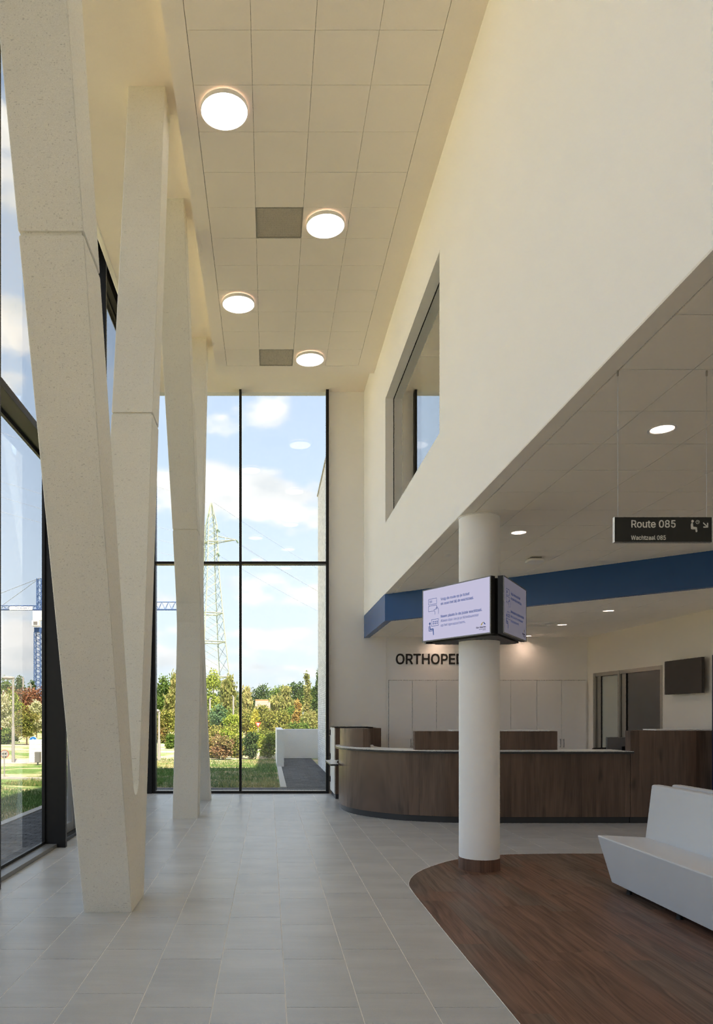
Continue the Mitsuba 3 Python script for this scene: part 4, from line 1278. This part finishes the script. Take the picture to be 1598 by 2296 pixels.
gtr = None
PL = [
    # name, label, category, px, Y, top, width px, palette, form
    ('tree', 'dark round tree rising behind the others just right of the window mullion', 'tree', 590, 99, 1533, 78, 'dark', 'round'),
    ('tree', 'dark broad tree on the skyline left of the conifer', 'tree', 664, 116, 1527, 84, 'dark', 'round'),
    ('tree', 'dark green tree on the skyline close to the white brick wing', 'tree', 625, 105, 1535, 70, 'green', 'round'),
    ('tree', 'broad pale green weeping tree above the low white wall', 'tree', 640, 62, 1538, 104, 'willow', 'weep'),
    ('tree', 'pale weeping tree immediately right of the window mullion', 'tree', 553, 64, 1538, 56, 'willow', 'weep'),
    ('tree', 'pale weeping birch left of the window mullion', 'tree', 515, 66, 1511, 66, 'willow', 'weep'),
    ('tree', 'slim birch standing up beside the dark conifer', 'tree', 688, 60, 1507, 34, 'willow', 'slim'),
    ('tree', 'dark conifer at the edge of the white brick wing', 'tree', 714, 54, 1496, 62, 'dark', 'cone'),
    ('tree', 'yellow-green tree at the foot of the transmission tower', 'tree', 478, 74, 1498, 66, 'lime', 'round'),
    ('tree', 'small bright yellow tree behind the give-way sign', 'tree', 572, 53, 1590, 34, 'yellow', 'slim'),
    ('tree', 'orange-tinged young tree above the low white wall', 'tree', 669, 50, 1568, 42, 'orange', 'slim'),
    ('tree', 'olive tree behind the low white wall', 'tree', 630, 54.5, 1590, 66, 'olive', 'round'),
    ('tree', 'olive tree at the right behind the low white wall', 'tree', 698, 49, 1592, 56, 'willow', 'round'),
    ('tree', 'olive tree right of the give-way sign', 'tree', 602, 52, 1592, 46, 'olive', 'round'),
    ('tree', 'bluish green young tree left of the street lamp at the mullion', 'tree', 492, 52, 1575, 56, 'blue', 'round'),
    ('tree', 'lime green bushy tree under the pale birch', 'tree', 520, 50, 1602, 50, 'lime', 'round'),
    ('tree', 'green tree with a feathered top left of the crossing column', 'tree', 366, 62, 1512, 54, 'green', 'round'),
    ('tree', 'weeping green tree close left of the crossing column', 'tree', 392, 58, 1506, 60, 'willow', 'weep'),
    ('tree', 'brown-green tree behind the street lamp at the left of the end window', 'tree', 370, 46, 1590, 58, 'olive', 'round'),
    ('tree', 'green tree hidden mostly behind the crossing column', 'tree', 432, 60, 1520, 70, 'green', 'round'),
    ('shrub', 'reddish shrub standing on the lawn left of the window mullion', 'shrub', 498, 27.0, 1641, 66, 'red', 'shrub'),
    ('shrub', 'red-brown shrub beside the crossing column foot', 'shrub', 478, 28.0, 1650, 40, 'brown', 'shrub'),
    ('shrub', 'dark green upright shrub right of the window mullion', 'shrub', 563, 27.2, 1636, 42, 'dark', 'shrub'),
    ('shrub', 'olive shrub straddling the window mullion', 'shrub', 535, 28.0, 1642, 40, 'olive', 'shrub'),
    ('shrub', 'yellow-green shrub beside the end of the low white wall', 'shrub', 602, 28.4, 1640, 50, 'lime', 'shrub'),
    ('shrub', 'yellow-green shrub behind the low white wall', 'shrub', 640, 30.4, 1622, 50, 'olive', 'shrub'),
    ('shrub', 'olive shrub behind the low white wall next to the brick wing', 'shrub', 690, 30.8, 1620, 60, 'olive', 'shrub'),
    ('shrub', 'low lime shrub behind the reddish shrub', 'shrub', 510, 34.0, 1630, 90, 'lime', 'shrub'),
    ('shrub', 'lime shrub in the second row right of the mullion', 'shrub', 580, 36.0, 1646, 80, 'lime', 'shrub'),
    ('shrub', 'small green shrub on the dry lawn at the left of the end window', 'shrub', 381, 36.0, 1645, 26, 'green', 'shrub'),
    ('tree', 'far dark tree in the gap left of the window mullion', 'tree', 505, 92, 1538, 90, 'dark', 'round'),
    ('tree', 'far green tree in the gap behind the transmission tower', 'tree', 440, 96, 1528, 90, 'green', 'round'),
    ('tree', 'far dark tree behind the pale weeping tree at the mullion', 'tree', 552, 112, 1548, 80, 'dark', 'round'),
    ('tree', 'far dark tree in the gap left of the crossing column', 'tree', 350, 100, 1535, 80, 'dark', 'round'),
    ('tree', 'far green tree behind the orange-tinged young tree', 'tree', 700, 96, 1538, 60, 'green', 'round'),
    ('tree', 'dark green filler tree under the weeping tree by the give-way sign', 'tree', 590, 60, 1580, 70, 'olive', 'round'),
    ('tree', 'green understorey tree behind the orange-tinged young tree', 'tree', 660, 58, 1580, 84, 'green', 'round'),
    ('tree', 'green understorey tree between mullion and yellow tree', 'tree', 552, 56, 1592, 60, 'olive', 'round'),
    ('tree', 'green understorey tree below the pale birch left of the mullion', 'tree', 500, 60, 1585, 80, 'green', 'round'),
    ('tree', 'green understorey tree close to the crossing column', 'tree', 466, 56, 1590, 60, 'olive', 'round'),
    ('shrub', 'long green bush along the lawn edge left of the mullion', 'shrub', 500, 40.0, 1622, 110, 'olive', 'shrub'),
    ('shrub', 'long olive bush along the lawn edge right of the mullion', 'shrub', 585, 42.0, 1634, 100, 'olive', 'shrub'),
    ('shrub', 'long green bush behind the garden wall', 'shrub', 670, 38.0, 1612, 110, 'green', 'shrub'),
    ('shrub', 'brown bush on the dry lawn beside the left street lamp of the end window', 'shrub', 362, 44.0, 1632, 50, 'brown', 'shrub'),
    ('tree', 'far green tree behind the left street lamp', 'tree', 12, 92, 1516, 66, 'green', 'round'),
    ('tree', 'far dark tree beside the flag-like road sign', 'tree', 44, 90, 1513, 34, 'dark', 'round'),
    ('tree', 'far dark tree at the foot of the crane', 'tree', 72, 95, 1526, 38, 'dark', 'round'),
    ('tree', 'lime green tree between the pale bushes and the far trees', 'tree', 26, 62, 1546, 58, 'lime', 'round'),
    ('tree', 'pale flowering bush tree behind the left street lamp', 'tree', 10, 44, 1551, 74, 'pale', 'round'),
    ('tree', 'pale-topped bush tree next to the black fin', 'tree', 82, 45, 1567, 52, 'pale', 'round'),
    ('tree', 'dark olive bush tree above the white box', 'tree', 60, 41, 1582, 62, 'olive', 'round'),
    ('shrub', 'green low shrub under the pale flowering bush tree', 'shrub', 12, 42, 1630, 60, 'green', 'shrub'),
    ('tree', 'green tree outside beyond the left edge of the glazing', 'tree', -70, 60, 1530, 90, 'green', 'round'),
    ('tree', 'olive tree outside beyond the left edge of the glazing', 'tree', -150, 55, 1540, 110, 'olive', 'round'),
    ('tree', 'green tree hidden behind the nearest concrete column', 'tree', 210, 58, 1530, 120, 'green', 'round'),
    ('tree', 'olive tree hidden behind the black fin', 'tree', 130, 52, 1560, 90, 'olive', 'round'),
    ('tree', 'brown-green tree hidden behind the fork of the nearest column', 'tree', 300, 56, 1540, 90, 'brown', 'round'),
]
for i, (nm, lb, cg, px, Y, tp, wp, pal, form) in enumerate(PL):
    plant(nm, lb, cg, px, Y, tp, wp, pal, form, 100 + i)
hd = thing('hedge', 'red-leaved hedge under the far dark trees at the left', 'hedge')
m, c = leaf_mesh(np.random.default_rng(77), 9000, [(X_at(p_, 72), 72, 1.58 - (1572 - CY) / F * 72 - .1, 1.2, .8, 1.5) for p_ in np.arange(20, 110, 8)] + [(X_at(p_, 72), 72, 1.3, 1.2, .8, 1.3) for p_ in np.arange(20, 110, 8)], .19, PAL['maroon'])
obj('foliage', m, 'm_leaf', hd, color=c)

# --- street furniture
def street_lamp(px, Y, top, label, arm):
    s = thing('street_lamp', label, 'street lamp')
    x = X_at(px, Y)
    H = EYE - (top - CY) / F * Y
    obj('pole', cat(tube((x, Y, -.02), (x, Y, H * .42), max(.055, .0015 * Y), 12), tube((x, Y, H * .42), (x, Y, H - .05), max(.038, .0012 * Y), 12)), 'm_galv', s, smooth=40)
    a_ = arm
    hood = trimesh.creation.icosphere(3, 1.0)
    hood.apply_scale((abs(a_) * .62, .13, .062))
    hood.apply_translation((x + a_ * .45, Y, H))
    obj('head', hood, 'm_galv', s, smooth=True)
    obj('neck', tube((x, Y, H - .10), (x, Y, H - .02), .05, 12), 'm_galv', s, smooth=40)


street_lamp(29.5, 25.4, 1520, 'street lamp with a long flat head seen through the left glazing', -.34)
street_lamp(356.5, 26.4, 1594, 'short street lamp at the left of the end window', -.12)
street_lamp(523, 58, 1561, 'street lamp close left of the window mullion', -.12)
street_lamp(470.5, 70, 1566, 'distant street lamp close right of the crossing column', .2)
street_lamp(52, 88, 1519, 'distant lamp post among the far trees at the left', -.2)
street_lamp(69, 92, 1533, 'distant lamp post nearest the crane', -.2)


def yield_sign(px, Y, py_top, w_px, py_base, label):
    s = thing('road_sign', label, 'road sign')
    w = w_px / F * Y
    p = at(px, py_top, Y)
    tri_ = lambda k_: sg.Polygon([(-w / 2, 0), (w / 2, 0), (0, -w * .9)]).buffer(-k_, join_style=1)
    o = sg.Polygon([(-w / 2, 0), (w / 2, 0), (0, -w * .9)]).buffer(-.03).buffer(.03)
    inn = o.buffer(-w * .13)
    M = frame_of((p[0], Y, p[2]), (1, 0, 0))
    obj('rim', moved(prism(o.difference(inn), 0, .02), M), 'm_sign_red', s)
    obj('face', moved(prism(inn, 0, .012), M), 'm_sign_white', s)
    obj('pole', tube((p[0], Y + .06, -.02), (p[0], Y + .06, p[2] - .05), .028, 10), 'm_galv', s, smooth=40)


yield_sign(578.5, 46, 1619.5, 13.8, 1655, 'white and red give-way triangle right of the window mullion')
yield_sign(-1.5, 40, 1632, 12, 1665, 'red triangular road sign at the left edge of the glazing')
rs = thing('road_sign', 'back of a round traffic sign on a thin pole at the lower left', 'road sign')
p = at(10.5, 1690.5, 19.2)
obj('disc', moved(prism(sg.Point(0, 0).buffer(.105, quad_segs=12), 0, .012), frame_of(p, (1, 0, 0))), 'm_galv', rs)
obj('rim', moved(prism(sg.Point(0, 0).buffer(.108, quad_segs=12).difference(sg.Point(0, 0).buffer(.1, quad_segs=12)), -.004, .016), frame_of(p, (1, 0, 0))), 'm_sign_red', rs)
obj('pole', tube((p[0], p[1] - .03, -.05), (p[0], p[1] - .03, p[2] + .06), .016, 10), 'm_galv', rs, smooth=40)
for zz in (.03, -.06):
    obj('clamp', box(p[0] - .05, p[0] + .05, p[1] - .05, p[1] - .013, p[2] + zz, p[2] + zz + .015), 'm_galv', rs)
bx_ = thing('white_box', 'white box with fine horizontal lines standing on the verge left of the black fin', 'cabinet')
p0, p1 = at(65, 1659, 25.2), at(90, 1708, 25.2)
for k in range(5):
    z0 = 0.0 + (p0[2] - 0.0) * k / 5
    obj('panel', rbox(p0[0], p1[0] + .3, 25.2, 25.9, z0 + .003, z0 + p0[2] / 5 - .003, .003), 'm_sign_white', bx_)
rs2 = thing('road_sign', 'blue round road sign with a white arrow behind the white box', 'road sign')
p = at(74.5, 1660.5, 26.4)
obj('disc', moved(prism(sg.Point(0, 0).buffer(.150, quad_segs=16), 0, .012), frame_of(p, (1, 0, 0))), 'm_sign_white', rs2)
obj('face', moved(prism(sg.Point(0, 0).buffer(.137, quad_segs=16), .012, .016), frame_of(p, (1, 0, 0))), 'm_sign_blue', rs2)
obj('arrow', moved(prism(sg.Polygon([(-.02, .09), (.10, -.06), (-.02, -.06)]), .016, .019), frame_of(p, (1, 0, 0))), 'm_sign_white', rs2)
obj('pole', tube((p[0], p[1] + .04, -.05), (p[0], p[1] + .04, p[2]), .03, 10), 'm_galv', rs2, smooth=40)
mb = thing('post_box', 'small dark grey box on the verge beside the black fin', 'box')
p = at(86.5, 1697, 24.2)
obj('body', rbox(p[0] - .07, p[0] + .09, 24.0, 24.2, p[2] - .17, p[2] + .17, .006), 'm_alu_grey', mb)
obj('post', box(p[0] - .02, p[0] + .02, 24.1, 24.14, -.02, p[2] - .17), 'm_galv', mb)
hs = thing('house', 'red-roofed house glimpsed between the trees right of the mullion', 'house')
xa, xb = X_at(577, 84), X_at(600, 84)
obj('wall', box(xa, xb, 84, 90, -.02, 1.9), 'm_roof_grey', hs)
obj('roof', trimesh.convex.convex_hull(np.array([(xa - .3, 83.6, 1.9), (xb + .3, 83.6, 1.9), (xa - .3, 90.4, 1.9), (xb + .3, 90.4, 1.9), (xa - .3, 87, 3.45), (xb + .3, 87, 3.45)])), 'm_roof_grey', hs)
obj('ridge', tube((xa - .3, 87, 3.47), (xb + .3, 87, 3.47), .10, 8), 'm_roof', hs)

# --- transmission tower and wires
py_ = thing('transmission_tower', 'pale green lattice transmission tower with crossarms', 'pylon')
YP = 120.0
xp = X_at(471.5, YP)
zt = at(0, 1128, YP)[2]
rot = math.radians(24)


def corner(k, h):
    z = EYE - (h - CY) / F * YP
    pts_ = [(1128, .1), (1180, 1.05), (1245, 1.25), (1300, 1.5), (1440, 2.55), (1560, 3.6), (1640, 4.4)]
    w = np.interp(h, [q[0] for q in pts_], [q[1] for q in pts_])
    a_ = rot + PI / 4 + k * PI / 2
    return np.array([xp + 0.15 + w * 1.0 * math.cos(a_), YP + w * math.sin(a_), z])


hs_ = [1128, 1150, 1168, 1180, 1192, 1204, 1216, 1228, 1245, 1262, 1282, 1303, 1324, 1345, 1368, 1392, 1418, 1446, 1476, 1508, 1545, 1585, 1630]
for k in range(4):
    obj('leg', tubes([(corner(k, a_), corner(k, b_)) for a_, b_ in zip(hs_[:-1], hs_[1:])], .085, 4), 'm_pylon', py_)
for k in range(4):
    sgm = []
    for a_, b_ in zip(hs_[1:-1], hs_[2:]):
        sgm += [(corner(k, a_), corner(k + 1, b_)), (corner(k + 1, a_), corner(k, b_))]
    obj('lattice', tubes(sgm, .034, 3), 'm_pylon_dark' if k % 2 else 'm_pylon', py_)
for h in (1216, 1376, 1440, 1518):
    obj('ring_beam', tubes([(corner(k, h), corner(k + 1, h)) for k in range(4)], .10, 4), 'm_pylon', py_)
tips = []
for h, L in ((1190, 3.2), (1214, 4.2), (1243, 3.6)):
    for sgn in (-1, 1):
        if sgn > 0 and h != 1214:
            L2 = 1.2
        else:
            L2 = L
        c0 = corner(0, h)
        z = c0[2]
        tip = np.array([xp + sgn * L2, YP - sgn * .6, z + .12])
        q = [np.array([xp + sgn * .9, YP - .7, z - .15]), np.array([xp + sgn * .9, YP + .7, z - .15]), np.array([xp + sgn * .8, YP, z + .9])]
        obj('crossarm', tubes([(w_, tip) for w_ in q] + [((q[0] + tip) / 2, (q[2] + tip) / 2), ((q[1] + tip) / 2, (q[2] + tip) / 2), ((q[0] + tip) / 2, (q[1] + tip) / 2)], .07, 4), 'm_pylon', py_)
        ins = tip + np.array([sgn * .35, 0, -.5])
        obj('insulator', cat(tube(tip, tip + (ins - tip) * .2, .03, 6), tube(tip + (ins - tip) * .2, ins, .12, 8)), 'm_pylon_dark', py_)
        tips.append((sgn, ins))
for k, (sgn, tp_) in enumerate(tips + [(1, np.array([xp + .3, YP, zt + .25])), (-1, np.array([xp - .3, YP, zt + .25]))]):
    where = ('upper crossarm', 'upper crossarm', 'middle crossarm', 'middle crossarm', 'lower crossarm', 'lower crossarm', 'peak', 'peak')[k]
    wr_ = thing('power_line', f'thin overhead wire from the {where} of the transmission tower ' + ('falling away to the right', 'rising to the left')[sgn < 0], 'wire', 'overhead wires at the transmission tower, right side' if sgn > 0 else 'overhead wires at the transmission tower, left side')
    e = tp_ + (np.array([62.0, 80.0, -14.0]) if sgn > 0 else np.array([-75.0, -82.0, 10.0]))
    tp_ = tp_ + np.array([sgn * .25, 0, -.15])
    P = [tp_ + (e - tp_) * t + np.array([0, 0, -9.0 * t * (1 - t)]) for t in np.linspace(0, 1, 14)]
    obj('strand', path_tube(P, .016, 3), 'm_galv', wr_)

# --- crane
cr = thing('tower_crane', 'blue tower crane with a white name board, left of the black fin', 'crane')
YC = 150.0
xc = X_at(85.5, YC)
zj = at(0, 1367, YC)[2]
cw = .62


def mast(z0, z1, x, w, n):
    s1, s2 = [], []
    zs_ = np.linspace(z0, z1, n)
    cs = [(x - w, YC - w), (x + w, YC - w), (x + w, YC + w), (x - w, YC + w)]
    for a_ in cs:
        s1.append(((*a_, z0), (*a_, z1)))
    for k in range(n - 1):
        for i in range(4):
            a_, b_ = cs[i], cs[(i + 1) % 4]
            s2.append(((*a_, zs_[k]), (*b_, zs_[k + 1])) if k % 2 else ((*b_, zs_[k]), (*a_, zs_[k + 1])))
    return s1, s2


s1, s2 = mast(0, zj - 4.6, xc, cw, 34)
obj('mast', cat(tubes(s1, .10, 4), tubes(s2, .05, 4)), 'm_crane_blue', cr)
s1, s2 = mast(zj, zj + 6.3, xc + .3, .45, 9)
obj('tower_head', cat(tubes(s1, .09, 4), tubes(s2, .05, 4)), 'm_crane_blue', cr)
obj('slewing_unit', cat(box(xc - .6, xc + .7, YC - .7, YC + .7, zj - 4.6, zj - 3.7)), 'm_crane_blue', cr)
obj('cab', rbox(xc - .75, xc + .6, YC - 1.6, YC - .5, zj - 3.5, zj - 2.4, .05), 'm_sign_white', cr)
obj('cab_window', box(xc - .45, xc + .35, YC - 1.63, YC - 1.605, zj - 3.3, zj - 2.6), 'm_alu_grey', cr)
obj('machine_house', box(xc - .9, xc + .9, YC - .6, YC + .6, zj - 2.2, zj - .3), 'm_sign_white', cr)


def boom(xa_, xb_, n, h):
    xs_ = np.linspace(xa_, xb_, n)
    s_ = [((xa_, YC - .5, zj), (xb_, YC - .5, zj)), ((xa_, YC + .5, zj), (xb_, YC + .5, zj)), ((xa_, YC, zj + h), (xb_, YC, zj + h))]
    t_ = []
    for k in range(n - 1):
        mid = (xs_[k] + xs_[k + 1]) / 2
        for yy in (-.5, .5):
            t_ += [((xs_[k], YC + yy, zj), (mid, YC, zj + h)), ((mid, YC, zj + h), (xs_[k + 1], YC + yy, zj))]
        t_.append(((xs_[k], YC - .5, zj), (xs_[k], YC + .5, zj)))
    return cat(tubes(s_, .085, 4), tubes(t_, .05, 4))


obj('jib', boom(xc, X_at(415, YC), 23, 1.55), 'm_crane_blue', cr)
obj('counter_jib', boom(X_at(-70, YC), xc, 12, .8), 'm_crane_blue', cr)
obj('name_board', box(X_at(24, YC), X_at(75, YC), YC - .72, YC - .66, zj - .15, zj + .55), 'm_sign_white', cr)
m = text_fit('DE BRANDT', .36, (70 - 38) / F * YC, True, .02)
obj('board_lettering', moved(m, frame_of((X_at(38.5, YC), YC - .722, zj + .03), (1, 0, 0))), 'm_crane_blue', cr)
obj('stay_cable', tubes([((xc + .3, YC, zj + 6.4), (X_at(4, YC), YC, zj + .8)), ((xc + .3, YC, zj + 6.4), (X_at(-70, YC), YC, zj + .8)), ((xc + .3, YC, zj + 6.4), (X_at(330, YC), YC, zj + 1.6))], .04, 4), 'm_alu_grey', cr)
